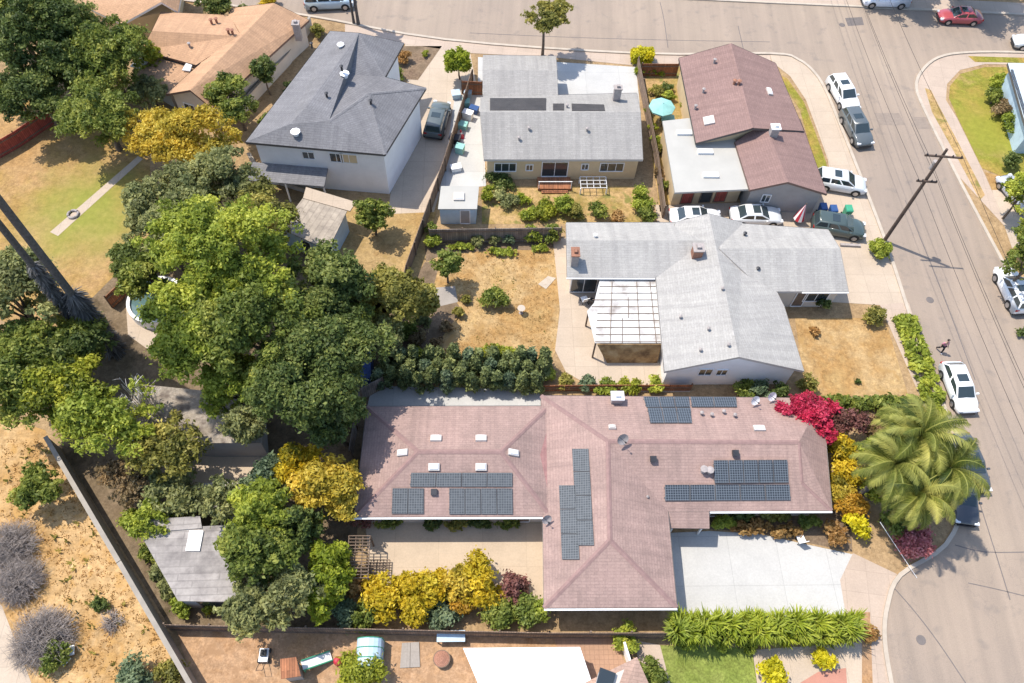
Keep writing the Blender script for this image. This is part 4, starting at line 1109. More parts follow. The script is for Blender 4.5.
def bare(px, py, r, h, label, mat='twig', n=170, name='dry_bush', group=None, cat='bush', zc=0, tk=1.0):
    p = G(px, py, zc); p.z = 0; o = thing(name, label, cat, p, 0, group); mb = MB()
    for k in range(n):
        w = rnd.uniform(0, 6.283); cz = rnd.uniform(.02, 1); q = math.sqrt(1 - cz * cz); kk = rnd.uniform(.7, 1.0)
        e = Vector((math.cos(w) * r * q, math.sin(w) * r * q, h * cz)) * kk
        s = Vector((math.cos(w) * r * .15 * q, math.sin(w) * r * .15 * q, 0)); m = s.lerp(e, .5) + Vector((rnd.uniform(-.2, .2), rnd.uniform(-.2, .2), rnd.uniform(0, .3))) * min(1, r)
        mb.tube([s, m, e], [.03 * tk, .022 * tk, .01 * tk], 3, 0, False)
        for j in range(3):
            f = m.lerp(e, rnd.random()); g = f + Vector((rnd.uniform(-.5, .5), rnd.uniform(-.5, .5), rnd.uniform(-.1, .45))) * min(1.2, r * .8)
            mb.tube([f, f.lerp(g, .5) + Vector((0, 0, .04)), g], [.014 * tk, .011 * tk, .006 * tk], 3, 0, False)
    mb.build('twigs', M[mat], o, None, local=True)
    return o

# -- big trees (crown centre in the picture, crown centre height, radii)
tree(45, 42, 6, 5.0, 4.5, 'dark', 'large dark green tree filling the top left corner', cr=1.1, leaf=.4)
tree(10, 15, 6, 4.0, 4.0, 'mid', 'mid green tree at the very top left edge of the photo')
tree(105, 55, 5, 4.2, 3.6, 'mid', 'leafy tree between the corner tree and the orange roofed house')
tree(100, 112, 4.5, 3.8, 3.4, 'mid', 'sunlit tree with layered clumps standing beside the red fence', cr=.9)
tree(40, 95, 4, 3.4, 3.0, 'dark', 'dark shaded tree just above the red fence')
tree(15, 92, 2.2, 1.8, 1.6, 'yelgrn', 'small yellow green tree at the left edge above the red fence')
tree(188, 139, 4, 5.4, 3.2, 'gold', 'broad golden yellow tree in front of the tan roofed house', ry=3.0, cr=.75, leaf=.28)
tree(160, 205, 4.6, 3.0, 2.8, 'grey', 'grey green tree beside the end of the thin garden path')
tree(213, 190, 5.2, 3.8, 3.2, 'grey', 'wide grey green tree directly below the golden yellow tree', leaf=.3)
tree(262, 222, 5, 3.3, 3.0, 'olive', 'olive tree touching the corrugated garage roof')
tree(165, 235, 5, 3.4, 3.4, 'grey', 'grey green tree above the round pool')
tree(225, 265, 9, 4.9, 5.0, 'light', 'tall bright light green tree in the middle of the grove', cr=1.1, leaf=.38)
tree(205, 330, 7.5, 3.5, 4.0, 'light', 'bright green tree standing in front of the tallest grove tree', cr=.95, leaf=.36)
tree(262, 335, 8, 4.2, 4.6, 'mid', 'mid green tree between the bright grove tree and the dark ones', cr=1.0, leaf=.36)
tree(322, 292, 6.5, 3.6, 3.8, 'dark', 'dark green tree beside the dead grass yard', cr=1.0, leaf=.34)
tree(325, 355, 6.5, 3.8, 4.0, 'dark', 'dark green tree just above the blue tarp', cr=1.0, leaf=.36)
tree(303, 392, 7.0, 3.9, 4.2, 'dark', 'very dark leafy tree at the lower end of the grove', cr=1.05, leaf=.36)
tree(335, 415, 5.0, 2.3, 3.2, 'dark', 'dark tree touching the corner of the rose roof')
tree(150, 275, 3.5, 2.2, 2.2, 'mid', 'green tree right beside the round pool rim')
tree(352, 330, 4.5, 2.2, 2.6, 'mid', 'mid green tree between the dark grove and the olive tree')
tree(235, 385, 4.5, 2.4, 2.6, 'light', 'light green tree above the long shed roof')
tree(385, 335, 3, 1.6, 1.8, 'grey', 'grey green tree in the shade below the olive tree')
tree(395, 300, 4.5, 2.6, 2.8, 'olive', 'olive green tree leaning over the slanting fence')
tree(423, 300, 3, 1.5, 1.9, 'olive', 'sparse olive tree on the garden side of the slanting fence', density=.5)
tree(20, 305, 5.5, 4.0, 3.8, 'grey', 'grey green tree at the left edge below the dry lawn', cr=.9)
tree(62, 345, 4, 2.6, 2.6, 'mid', 'bushy tree at the foot of the shaggy palm trunks')
tree(20, 380, 5, 3.6, 3.4, 'mid', 'dark green tree at the left edge above the hillside')
tree(70, 358, 4, 2.6, 2.6, 'dark', 'dark tree behind the yellow green tree by the block wall')
tree(62, 398, 5, 3.2, 2.8, 'yelgrn', 'yellow green tree overhanging the top of the block wall')
tree(112, 418, 5, 3.5, 2.4, 'light', 'loose light green tree beside the yellow green tree, spreading over the long shed', density=.36)
tree(170, 448, 4, 2.7, 1.9, 'olive', 'olive green tree hanging over the long shed front', density=.34)
tree(42, 487, 1.8, 1.8, 1.6, 'mid', 'round dark green tree alone on the dry hillside')
tree(130, 480, 2.0, 2.0, 1.6, 'brown', 'brownish sparse tree inside the block wall', density=.45)
tree(172, 500, 2.2, 2.2, 1.5, 'grey', 'grey shrubby tree above the weathered shed', density=.6)
tree(245, 425, 4.0, 1.5, 1.8, 'grey', 'grey sparse tree between the grove and the long shed', density=.35)
tree(262, 512, 4.5, 2.3, 2.5, 'light', 'green tree right of the weathered shed, topmost of its cluster')
tree(258, 555, 4.5, 2.5, 2.8, 'mid', 'grey green tree right of the weathered shed, in the middle of its cluster')
tree(292, 598, 3.6, 2.1, 2.3, 'grey', 'grey green tree overhanging the brown bottom fence')
tree(246, 606, 3.5, 1.8, 2.2, 'grey', 'grey green tree between the weathered shed and the bottom fence')
tree(298, 528, 3.6, 1.6, 2.2, 'dark', 'dark tree behind the bright green vine')
tree(328, 488, 3.5, 2.5, 2.5, 'gold', 'golden orange autumn tree beside the left end of the rose roof', cr=.6, leaf=.26)
tree(298, 470, 3.5, 1.7, 2.0, 'yellow', 'yellow autumn tree touching the orange one', cr=.5, leaf=.26)
tree(272, 480, 3.2, 1.7, 2.0, 'blue', 'bluish green tree left of the yellow autumn tree')
tree(327, 578, 2.6, 1.45, 2.0, 'lime', 'bright lime green feathery vine mound beside the pergola', 'vine_mound', cr=.45, leaf=.24, ry=2.9, cat='vine')
tree(545, 16, 4.6, 2.3, 1.7, 'olive', 'sparse street tree with a forked trunk standing at the far kerb', 'street_tree', cr=.55, density=.5, leaf=.24)
tree(459, 61, 2.2, 1.35, 1.3, 'lime', 'round clipped lollipop tree beside the long driveway', 'topiary_tree', density=1.9)
tree(373, 215, 2.6, 1.55, 1.6, 'mid', 'round green tree in the dead grass yard behind the garage')
tree(235, 100, 3.6, 2.4, 2.4, 'mid', 'leafy green tree against the wall of the tan roofed house')
tree(263, 70, 3, 1.3, 1.5, 'dark', 'narrow dark tree beside the low pink wall')
tree(447, 264, 2.6, 1.25, 1.3, 'mid', 'rounded tree casting a blue shadow on the small concrete pad')
tree(900, -52, 5.5, 4.0, 3.4, 'dark', 'street tree beyond the far kerb shading the white van', 'street_tree', leaf=.4)
tree(985, -52, 6, 4.4, 3.6, 'dark', 'street tree beyond the far kerb shading the red car', 'street_tree', leaf=.4)
tree(1022, 196, 3.0, 1.7, 2.0, 'light', 'green tree over the car at the right edge', 'street_tree')
tree(1032, 262, 4.2, 2.2, 2.8, 'mid', 'tree at the right edge shading the white car', 'street_tree')
tree(1040, 232, 2.5, 1.8, 2.0, 'yelgrn', 'yellowish tree just beyond the right edge', 'street_tree')
tree(220, 8, 2.5, 3.0, 2.0, 'dark', 'dark hedge like trees along the top behind the tan roof', ry=1.6)
tree(268, 128, 2.4, 1.2, 1.3, 'mid', 'small green tree between the golden tree and the white house')

# -- garden shrubs
Gs = 'clipped shrubs along the grey fence'
for x, y, rx, rz, pal, lb in ((433, 241, .8, .7, 'light', 'round light green shrub at the left end of the clipped row'), (478, 241, .6, .55, 'grey', 'grey round shrub in the clipped row under the fence, first of three'), (494, 239, .6, .6, 'grey', 'grey green ball shrub in the middle of the clipped row'),
        (509, 239, .55, .55, 'blue', 'bluish ball shrub beside the taller light shrub'), (533, 234, .85, .8, 'light', 'tall light green ball shrub in the clipped row'), (553, 233, .9, .9, 'mid', 'bushy shrub at the corner of the pale grey roof'), (432, 228, .65, .65, 'mid', 'mid green shrub pressed against the slanting fence')):
    shrub(x, y, rx, rz, pal, lb, 'clipped_shrub', Gs)
Gl = 'low groundcover mounds along the dead lawn'
for x, y, rx, ry, lb in ((462, 247, 1.0, .4, 'low green mound at the left of the clipped row'), (500, 252, 2.0, .45, 'long low green border mound edging the dead lawn'), (540, 248, .9, .4, 'low green mound near the pale grey house corner')):
    shrub(x, y, rx, .3, 'light', lb, 'groundcover_mound', Gl, ry=ry)
shrub(494, 298, 1.1, .8, 'mid', 'round green bush alone in the middle of the dead lawn')
Gb = 'small border bushes along the dead lawn'
for x, y, rx, pal, lb in ((467, 299, .5, 'olive', 'round olive bush at the top of the curved border'), (459, 313, .55, 'olive', 'olive bush second from the top of the curved border'), (447, 328, .6, 'brown', 'brown bush low on the curved border'), (437, 342, .55, 'brown', 'brown bush at the bottom of the curved border'),
        (424, 320, .8, 'grey', 'grey bush between border and slanting fence'), (420, 338, .8, 'brown', 'brownish bush behind the yellow green shrub'), (409, 330, .9, 'mid', 'green bush in the shade of the slanting fence'), (425, 364, .6, 'rust', 'rusty low bush beside the conifer row')):
    shrub(x, y, rx, rx * .8, pal, lb, 'border_bush', Gb)
shrub(415, 355, .9, .75, 'lime', 'lime green shrub behind the left of the conifer row')
shrub(497, 355, 1.9, .9, 'yelgrn', 'yellow green shrub behind the middle of the conifer row', ry=.8)
shrub(516, 357, 1.0, .8, 'lime', 'lime green shrub behind the right of the conifer row')
shrub(545, 372, .9, .6, 'light', 'light green shrub at the right end of the conifer row')
# conifer row
for k in range(39):
    f = (k // 3) / 12; row = k % 3
    shrub(382 + 154 * f + row * 4 + rnd.uniform(-2.5, 2.5), 387 - row * 11 + 1.5 * f + rnd.uniform(-3, 2), .78, rnd.uniform(1.1, 1.5), 'conifer' if k % 5 else 'blue', 'upright dark green conifer in the dense row behind the rose roof', 'conifer', 'dense conifer row behind the rose roof', 'conifer', shape='cone', cr=.28, density=.75, leaf=.13, base=True)
Gh = 'hedge plants along the back fence of the rose roof'
for x, y, rx, pal, lb in ((566, 381, .8, 'olive', 'olive shrub at the patio corner by the red brown fence'), (586, 384, .8, 'blue', 'bluish spiky shrub by the red brown fence'), (605, 387, .9, 'light', 'light green low shrub by the red brown fence, beside the bluish one'), (630, 387, .9, 'yelgrn', 'yellow green low shrub in front of the plywood screen'), (655, 386, .8, 'light', 'light green low shrub at the white gable corner')):
    shrub(x, y, rx, .5, pal, lb, 'low_shrub', Gh)
Gg = 'shrubs under the white gable'
for x, y, rx, pal, lb in ((745, 389, .9, 'mid', 'dark shrub under the white gable end, left of three'), (760, 390, .9, 'blue', 'grey blue shrub under the white gable end'), (778, 390, .8, 'dark', 'dark shrub at the right corner of the white gable')):
    shrub(x, y, rx, .7, pal, lb, 'shrub', Gg)
shrub(808, 383, .8, .8, 'olive', 'round olive bush at the front corner of the dead front lawn')
shrub(873, 315, 1.0, .8, 'olive', 'round olive bush beside the house entry on the dead front lawn')
shrub(814, 331, .5, .35, 'rust', 'small reddish plant in the dead front lawn')
for x, y, lb in ((806, 293, 'ball shrub under the entry roof, left one'), (823, 302, 'ball shrub under the entry roof, right one')): shrub(x, y, .8, .7, 'dark', lb, 'entry_shrub', 'entry shrubs')
shrub(881, 250, .95, .8, 'light', 'round clipped bush at the foot of the utility pole', 'clipped_bush', density=2.4, leaf=.12, cr=.3)
hp = [G(905, 320), G(925, 385)]
o_ = shrub(919, 358, .85, .3, 'light', 'long green strip hedge beside the side street pavement', 'strip_hedge', None, 'hedge', ry=3.9, shape='box', cr=.3, density=.9, leaf=.2, rot=R(5))
shrub(868, 404, 3.9, .55, 'mid', 'clipped green hedge at the bottom of the dead front lawn', 'box_hedge', None, 'hedge', ry=.5, shape='box', cr=.3, density=1.0, leaf=.2)
shrub(642, 56, 1.0, .7, 'lemon', 'bright yellow green box hedge beside the bungalow driveway', 'box_hedge', None, 'hedge', ry=.7, shape='box', cr=.25, density=1.2, leaf=.16)
shrub(650, 71, 1.4, .4, 'lime', 'low lime hedge along the courtyard front', 'box_hedge', None, 'hedge', ry=.35, shape='box', cr=.22, density=1.1, leaf=.16)
Gd = 'garden plants behind the tan bungalow'
for x, y, rx, rz, pal, lb in ((505, 200, 1.1, .6, 'grey', 'grey plant near the shed behind the bungalow'), (545, 212, 1.5, .5, 'yelgrn', 'yellow green sprawling plant beside the pale grey roof'), (566, 205, 1.1, 1.0, 'light', 'tall green plant in the middle of the bungalow garden'), (598, 210, .9, .8, 'mid', 'single green bush in the dead part of the bungalow garden'), (643, 200, 1.1, 1.1, 'light', 'bushy green plant in the garden corner by the courtyard fence'), (648, 215, .9, .9, 'mid', 'dark bush at the foot of the courtyard fence'), (500, 181, 1.6, .4, 'dark', 'dark low plants under the bungalow windows'), (488, 193, .8, .6, 'yelgrn', 'yellow green plant right beside the garden shed'), (522, 199, .7, .4, 'lime', 'lime plant in the bungalow garden near the porch'), (530, 215, 1.0, .5, 'light', 'light green plant along the grey fence top'), (575, 213, .9, .8, 'olive', 'olive plant by the pale grey roof edge'), (618, 216, .7, .5, 'straw', 'straw coloured dry plant in the bungalow garden')):
    shrub(x, y, rx, rz, pal, lb, 'garden_plant', Gd)
Gc = 'courtyard plants'
for x, y, rx, pal, lb in ((655, 92, .8, 'olive', 'olive plant behind the courtyard fence top'), (668, 88, .7, 'dark', 'dark plant beside the pink gable eave'), (652, 128, .6, 'yelgrn', 'yellow plant left of the teal umbrella'), (684, 104, .5, 'yelgrn', 'yellow plant right of the teal umbrella'), (660, 150, .6, 'olive', 'olive plant beside the white annex'), (658, 172, .5, 'brown', 'brown plant in the narrow side court'), (670, 96, .8, 'light', 'bright plant right behind the teal umbrella'), (648, 110, .5, 'mid', 'green plant against the bungalow fence by the umbrella'), (656, 140, .6, 'light', 'light green plant by the annex corner'), (663, 186, .6, 'mid', 'green plant in the lower side court'), (686, 88, .5, 'brown', 'brown plant against the pink gable wall')):
    shrub(x, y, rx, .5, pal, lb, 'courtyard_plant', Gc)
# front: bougainvillea, autumn bushes
shrub(808, 411, 2.8, 1.3, 'pink', 'brilliant pink bougainvillea over the roof corner', 'bougainvillea', None, 'bush', ry=1.5, zc=3.0, cr=.36, leaf=.13)
shrub(822, 432, 1.0, 1.1, 'pink', 'pink bougainvillea branch hanging over the roof edge', 'bougainvillea', None, 'bush', ry=1.0, zc=2.6, cr=.3, leaf=.13)
shrub(850, 421, 1.9, 1.1, 'plum', 'dark plum bush between the pink bougainvillea and the palm', 'plum_bush', None, 'bush', ry=1.0, zc=2.0)
Ga = 'autumn bushes beside the palm'
for x, y, rx, rz, pal, lb in ((842, 448, 1.4, 1.2, 'yellow', 'yellow bush right of the roof edge below the bougainvillea'), (850, 474, 1.4, 1.2, 'yellow', 'yellow bush at the right roof end, second from the top'), (838, 490, 1.2, 1.0, 'gold', 'golden bush at the lower right roof corner'), (852, 505, 1.3, 1.0, 'orange', 'orange bush beneath the palm fronds'), (856, 525, 1.1, .9, 'lemon', 'bright yellow round bush at the driveway corner'), (834, 533, 1.0, .8, 'rust', 'clipped round rust brown bush at the driveway edge'), (915, 416, 1.0, .6, 'orange', 'orange flowering bush by the parked white car'), (895, 416, .8, .6, 'rust', 'rusty bush at the end of the clipped hedge'), (934, 410, .9, .6, 'yelgrn', 'yellow green bush in front of the parked white car')):
    shrub(x, y, rx, rz, pal, lb, 'autumn_bush', Ga)
for x, y, rx, pal, lb in ((893, 432, 1.3, 'yelgrn', 'yellow green bush under the upper left palm fronds'), (872, 452, 1.2, 'light', 'light green bush between the yellow bushes and the palm'), (878, 492, 1.3, 'yelgrn', 'yellow green bush under the lower left palm fronds'), (935, 432, 1.0, 'olive', 'olive bush under the palm beside the parked white car'), (895, 520, 1.1, 'mid', 'green bush in the palm shadow by the rose pink bush'), (875, 425, 1.1, 'brown', 'brownish bush between the plum bush and the palm')):
    shrub(x, y, rx, .8, pal, lb, 'palm_side_bush', 'bushes around the palm foot', zc=1.3)
shrub(913, 541, 1.4, 1.1, 'rose', 'rose pink bush in the palm shadow at the kerb', 'rose_bush', None, 'bush')
shrub(800, 424, 1.0, .9, 'mid', 'green bush under the bougainvillea', 'shrub', zc=1.0)
Ge = 'entry bed shrubs along the white driveway'
for x, y, rx, ry, pal, lb in ((724, 523, 1.0, .6, 'light', 'light green shrub in the entry bed next to the porch'), (752, 527, 1.6, .6, 'rust', 'rust brown low shrub in the entry bed'), (788, 531, 1.2, .6, 'rust', 'rust brown shrub at the right of the entry bed'), (808, 522, .8, .6, 'mid', 'green shrub under the eave right of the entry bed'), (742, 516, 1.0, .5, 'dark', 'dark shrub under the front eave'), (775, 516, 1.2, .5, 'olive', 'olive shrub under the front windows')):
    shrub(x, y, rx, .55, pal, lb, 'entry_bed_shrub', Ge, ry=ry)
Gr = 'small shrubs along the rear windows'
for x, y, rx, pal, lb in ((390, 523, 1.1, 'mid', 'green shrub at the left end of the rear windows'), (432, 524, .9, 'dark', 'dark shrub under the rear windows, second from left'), (455, 524, .9, 'olive', 'olive shrub under the middle rear window'), (480, 524, .9, 'dark', 'dark shrub under the rear windows, right of the middle'), (508, 524, .9, 'mid', 'green shrub beside the rear door')):
    shrub(x, y, rx, .45, pal, lb, 'window_shrub', Gr, ry=.45)
shrub(360, 515, 1.0, 1.0, 'plum', 'grey plum bush at the left corner of the rear eave', 'plum_bush', None, 'bush', density=.6)
Gy = 'yellow autumn shrubs along the bottom fence'
for x, y, rx, rz, pal, lb in ((381, 597, 1.6, 1.3, 'yellow', 'yellow autumn shrub nearest the pergola'), (405, 590, 1.4, 1.4, 'yellow', 'yellow autumn shrub second from the pergola'), (418, 608, 1.3, 1.2, 'yellow', 'low yellow autumn shrub against the fence'), (432, 588, 1.5, 1.4, 'yellow', 'broad yellow autumn shrub in the middle of the row'), (458, 585, 1.3, 1.5, 'gold', 'golden autumn shrub right of the middle'), (478, 574, 1.3, 1.6, 'yellow', 'tallest yellow autumn shrub reaching onto the patio'), (488, 595, 1.3, 1.2, 'yellow', 'yellow autumn shrub at the right end of the row'), (462, 604, 1.0, 1.0, 'orange', 'orange tinted shrub low in the yellow row'), (356, 585, 1.0, 1.0, 'rust', 'rusty shrub between the vine and the yellow row')):
    shrub(x, y, rx, rz, pal, lb, 'yellow_shrub', Gy, leaf=.14)
Gk = 'green shrubs along the bottom fence'
for x, y, rx, pal, lb in ((345, 613, 1.2, 'blue', 'blue green shrub below the lime vine'), (365, 616, 1.0, 'mid', 'green shrub below the yellow shrub nearest the pergola'), (442, 614, 1.2, 'blue', 'blue green shrub at the fence in the middle of the yellow row'), (500, 612, 1.3, 'mid', 'green shrub right of the yellow row'), (525, 610, 1.2, 'mid', 'green shrub against the rose roofed wing'), (513, 590, 1.3, 'plum', 'dry pinkish shrub between the patio and the wing'), (538, 612, .9, 'light', 'light green shrub at the wing corner')):
    shrub(x, y, rx, .9, pal, lb, 'fence_shrub', Gk)
# upright leafy plants along the driveway
def blade_clump(px, py, h, r, pal, label, name, group, cat):
    """upright arching leaf blades rising from one foot"""
    p = G(px, py); o = thing(name, label, cat, (p.x, p.y, 0), 0, group); V = []; T = []
    for k in range(230):
        w = rnd.uniform(0, 6.283); q = rnd.random() ** .6 * r; a = Vector((math.cos(w), math.sin(w), 0)); z0 = rnd.uniform(.05, .72) * h
        s0 = a * q * .55 + UP * z0; L = h * rnd.uniform(.22, .36); m = s0 + a * L * .3 + UP * L * .75; e = m + a * L * rnd.uniform(.25, .6) + UP * L * rnd.uniform(-.15, .45)
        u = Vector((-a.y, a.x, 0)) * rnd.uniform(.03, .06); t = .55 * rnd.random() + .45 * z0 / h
        V.append([s0 - u * .6, s0 + u * .6, m + u, m - u]); V.append([m - u, m + u, e + u * .15, e - u * .15]); T += [t, t]
    mk('leaves', quads('leaves', np.array([[tuple(a) for a in q] for q in V]), np.array(T), M['leaf_' + pal]), o)
    mb = MB()
    for k in range(5): mb.tube([Vector((rnd.uniform(-.12, .12), rnd.uniform(-.12, .12), 0)), Vector((rnd.uniform(-.3, .3), rnd.uniform(-.3, .3), h * .75))], [.03, .015], 4)
    mb.build('stems', M['bark'], o, None, local=True)
    return o
for k in range(30):
    f = (k // 2) / 14; row = k % 2
    blade_clump(671 + 166 * f + row * 5 + rnd.uniform(-2.5, 2.5), 638 - row * 9 + rnd.uniform(-2, 2), rnd.uniform(2.1, 2.9), .62, 'lime' if k % 4 else 'light', 'upright bright green leafy plant in the hedge along the white driveway', 'upright_plant', 'upright hedge along the white driveway', 'hedge plant')
Gm = 'mounds at the front lawn edge'
for x, y, r_, pal, lb in ((688, 641, .7, 'light', 'round green mound at the top edge of the green lawn'), (775, 671, .95, 'lemon', 'larger lemon yellow round bush at the bottom edge'), (823, 660, .75, 'lemon', 'smaller lemon yellow round bush by the red patio'), (870, 635, .6, 'rust', 'brown round bush alone on the pavement by the kerb'), (720, 645, .5, 'light', 'small green mound under the upright hedge, left of two'), (748, 646, .5, 'light', 'small green mound under the upright hedge, right of two')):
    shrub(x, y, r_, r_ * .8, pal, lb, 'mound_bush', Gm, density=1.1, leaf=.17)
for x, y, r_, pal, lb in ((627, 640, 1.0, 'light', 'spiky light green plant between the white wall and the cottage roof'), (650, 668, .9, 'mid', 'green bush strip beside the cottage roof'), (658, 682, .9, 'mid', 'green bush at the bottom beside the lawn path'), (355, 676, 1.6, 'yelgrn', 'yellow green bush at the bottom of the orange yard'), (100, 606, .55, 'dark', 'small dark bush beside its own shadow on the hillside'), (55, 655, 1.0, 'mid', 'green bush beside the dumped white sheets on the hillside'), (135, 680, 1.4, 'blue', 'dark bush at the bottom of the hillside'), (170, 672, 1.0, 'olive', 'olive bush by the lower end of the block wall'), (1022, 333, .5, 'dark', 'small dark plant at the right edge by the kerb')):
    shrub(x, y, r_, r_ * .75, pal, lb, 'bush', None, 'bush')
tree(150, 522, 2.4, 1.5, 1.2, 'light', 'low light green tree overhanging the top corner of the weathered shed')
tree(222, 500, 3.4, 1.6, 1.4, 'grey', 'grey green tree dappling the small grey shed', density=.35)
Gw = 'plants along the foot of the block wall'
for x, y, r_, pal, lb in ((150, 552, .8, 'mid', 'green plant beside the block wall near the shed roof corner'), (158, 572, .7, 'grey', 'grey plant by the block wall beside the weathered shed'), (168, 590, .7, 'grey', 'grey plant by the block wall below the weathered shed'), (185, 605, .9, 'light', 'light green plant where the bottom fence meets the block wall'), (130, 520, .9, 'light', 'green plant inside the block wall above the weathered shed'), (182, 518, .8, 'yelgrn', 'yellow plant on the uphill side of the weathered shed'), (208, 606, .6, 'yelgrn', 'yellow green plant in front of the weathered shed')):
    shrub(x, y, r_, r_ * .8, pal, lb, 'wall_plant', Gw)
for x, y, r_, pal, lb in ((1000, 82, 1.1, 'light', 'bright green shrub beside the pale blue roof, topmost'), (995, 97, 1.0, 'mid', 'dark green shrub beside the pale blue roof'), (1003, 108, 1.1, 'brown', 'brownish spiky shrub beside the pale blue roof'), (1012, 122, 1.2, 'light', 'green shrub beside the lower end of the pale blue roof'), (1012, 160, .9, 'dark', 'dark shrub at the end of the right front lawn')):
    shrub(x, y, r_, .9, pal, lb, 'lawn_shrub', 'shrubs beside the pale blue roof')
for x, y, r_, pal, lb in ((404, 57, .9, 'rust', 'rusty round plant in the mulch bed by the white house'), (396, 75, .9, 'mid', 'green shrub in the mulch bed corner'), (425, 54, .4, 'yelgrn', 'small yellow plant in the mulch bed'), (290, 88, .8, 'dark', 'dark shrub along the low pink wall'), (318, 30, .9, 'olive', 'olive shrub at the street end of the low pink wall'), (270, 0, 1.1, 'yellow', 'yellow shrub at the top behind the tan roof')):
    shrub(x, y, r_, r_ * .8, pal, lb, 'bed_plant', 'plants around the white and tan houses')
tree(130, 262, 2.2, 1.9, 1.5, 'dark', 'dark spiky tree between the dry lawn and the round pool', density=.6)
tree(150, 58, 2.5, 1.6, 1.6, 'yelgrn', 'yellow green tree beside the lean to roof')
tree(150, 90, 2.2, 1.9, 1.5, 'grey', 'greyish shaded tree in front of the lean to roof', density=.7)
# dry bushes
Gx = 'dry grey bushes on the hillside'
bare(14, 548, 2.0, 1.6, 'dry grey bush at the left edge of the hillside, uppermost', group=Gx, n=620, tk=.7)
bare(22, 583, 1.9, 1.6, 'dry grey bush at the left edge, middle of the three', group=Gx, n=620, tk=.7)
bare(46, 640, 2.3, 1.9, 'largest dry grey bush beside the lower road', group=Gx, n=760, tk=.7)
bare(113, 622, .9, .5, 'flat dead dark bush on the hillside', n=60, group=Gx)
bare(130, 388, 1.7, 8.2, 'bleached bare branched tree behind the yellow green tree', 'twigpale', 110, 'bare_tree', None, 'tree', 6.5, 1.7)
bare(222, 428, 1.1, 4.2, 'bare grey branched tree over the long shed', 'twigpale', 60, 'bare_tree', None, 'tree')

# -- palms
def palm(name, label, p, h, r, nf, pal='palm', trunk_r=.28, group=None, skirt=None, droop=1.0):
    o = thing(name, label, 'palm tree', p, 0, group)
    mb = MB(); mb.tube([Vector((0, 0, h * k / 8)) for k in range(9)], [trunk_r * (1.25 if k == 0 else 1.0 - .03 * k) for k in range(9)], 9)
    mb.build('trunk', M['palmbark'], o, 50, local=True)
    V = []; T = []
    for k in range(nf):
        w = 2.399 * k + rnd.uniform(-.8, .8); el = R(84 - 115 * (k / nf) ** .75 + rnd.uniform(-18, 18)); L = r * rnd.uniform(.85, 1.12); tb = rnd.gauss(.58, .36)
        d0 = Vector((math.cos(w), math.sin(w), 0)); pts = []
        for j in range(13):
            s = j / 12; a = el - droop * 1.25 * s * s
            if j == 0: q = Vector((0, 0, h - .1))
            else: q = pts[-1] + (d0 * math.cos(a) + UP * math.sin(a)) * (L / 12)
            pts.append(q)
        side = (Vector((-d0.y, d0.x, 0)) + UP * rnd.uniform(-.7, .7)).normalized()
        for j in range(1, 49):
            s = j / 48; f = s * 12; i = min(int(f), 11); q = pts[i].lerp(pts[i + 1], f - i); tg = (pts[i + 1] - pts[i]).normalized()
            ll = r * .2 * math.sin(math.pi * min(.98, .12 + s * .86)) ** .7
            for sg in (-1, 1):
                dr = (side * sg * .8 + tg * .65 - UP * (.35 + .3 * rnd.random())).normalized()
                e = q + dr * ll * rnd.uniform(.8, 1.15); n = dr.cross(tg).normalized(); u = dr.cross(n) * .024 * max(1, r / 3)
                V.append([q - u, q + u, e + u * .25, e - u * .25]); T.append(tb * .7 + rnd.random() * .3)
        for j in range(12):
            u = side * .05 * (1.15 - j / 12); V.append([pts[j] - u, pts[j] + u, pts[j + 1] + u, pts[j + 1] - u]); T.append(.8)
    mk('fronds', quads('fronds', np.array([[tuple(a) for a in q] for q in V]), np.array(T), M['leaf_' + pal]), o)
    if r > 2.8:
        V = []; T = []
        for k in range(16):
            w = rnd.uniform(0, 6.283); d0 = Vector((math.cos(w), math.sin(w), 0)); L = r * rnd.uniform(.5, .75); q = Vector((0, 0, h - .3)); side = Vector((-d0.y, d0.x, 0)); el = R(rnd.uniform(-30, 5))
            for j in range(10):
                a = el - R(55) * (j / 9); e = q + (d0 * math.cos(a) + UP * math.sin(a)) * (L / 10)
                for sg in (-1, 1):
                    t_ = e + (side * sg * .5 - UP * .5 + d0 * .3) * rnd.uniform(.3, .6); u = d0 * .05
                    V.append([e - u, e + u, t_ + u * .3, t_ - u * .3]); T.append(rnd.random())
                V.append([q - side * .03, q + side * .03, e + side * .03, e - side * .03]); T.append(.4); q = e
        mk('dead_fronds', quads('dead_fronds', np.array([[tuple(a) for a in q] for q in V]), np.array(T), M['leaf_deadpalm']), o)
    if skirt:
        z0, z1, sr, n = skirt; V = []; T = []
        for k in range(n):
            z = rnd.uniform(z0, z1); w = rnd.uniform(0, 6.283); L = sr * rnd.uniform(.6, 1.2)
            a = Vector((math.cos(w), math.sin(w), 0)); q = a * trunk_r * .8 + UP * z; e = q + a * L * .75 - UP * L * rnd.uniform(.3, 1.1); u = Vector((-a.y, a.x, 0)) * rnd.uniform(.04, .09)
            V.append([q - u, q + u, e + u * .3, e - u * .3]); T.append(rnd.random())
        mk('dead_frond_skirt', quads('dead_frond_skirt', np.array([[tuple(a) for a in q] for q in V]), np.array(T), M['leaf_dead']), o)  # hanging dead fronds; shade of the near side is in the leaf colour
    return o
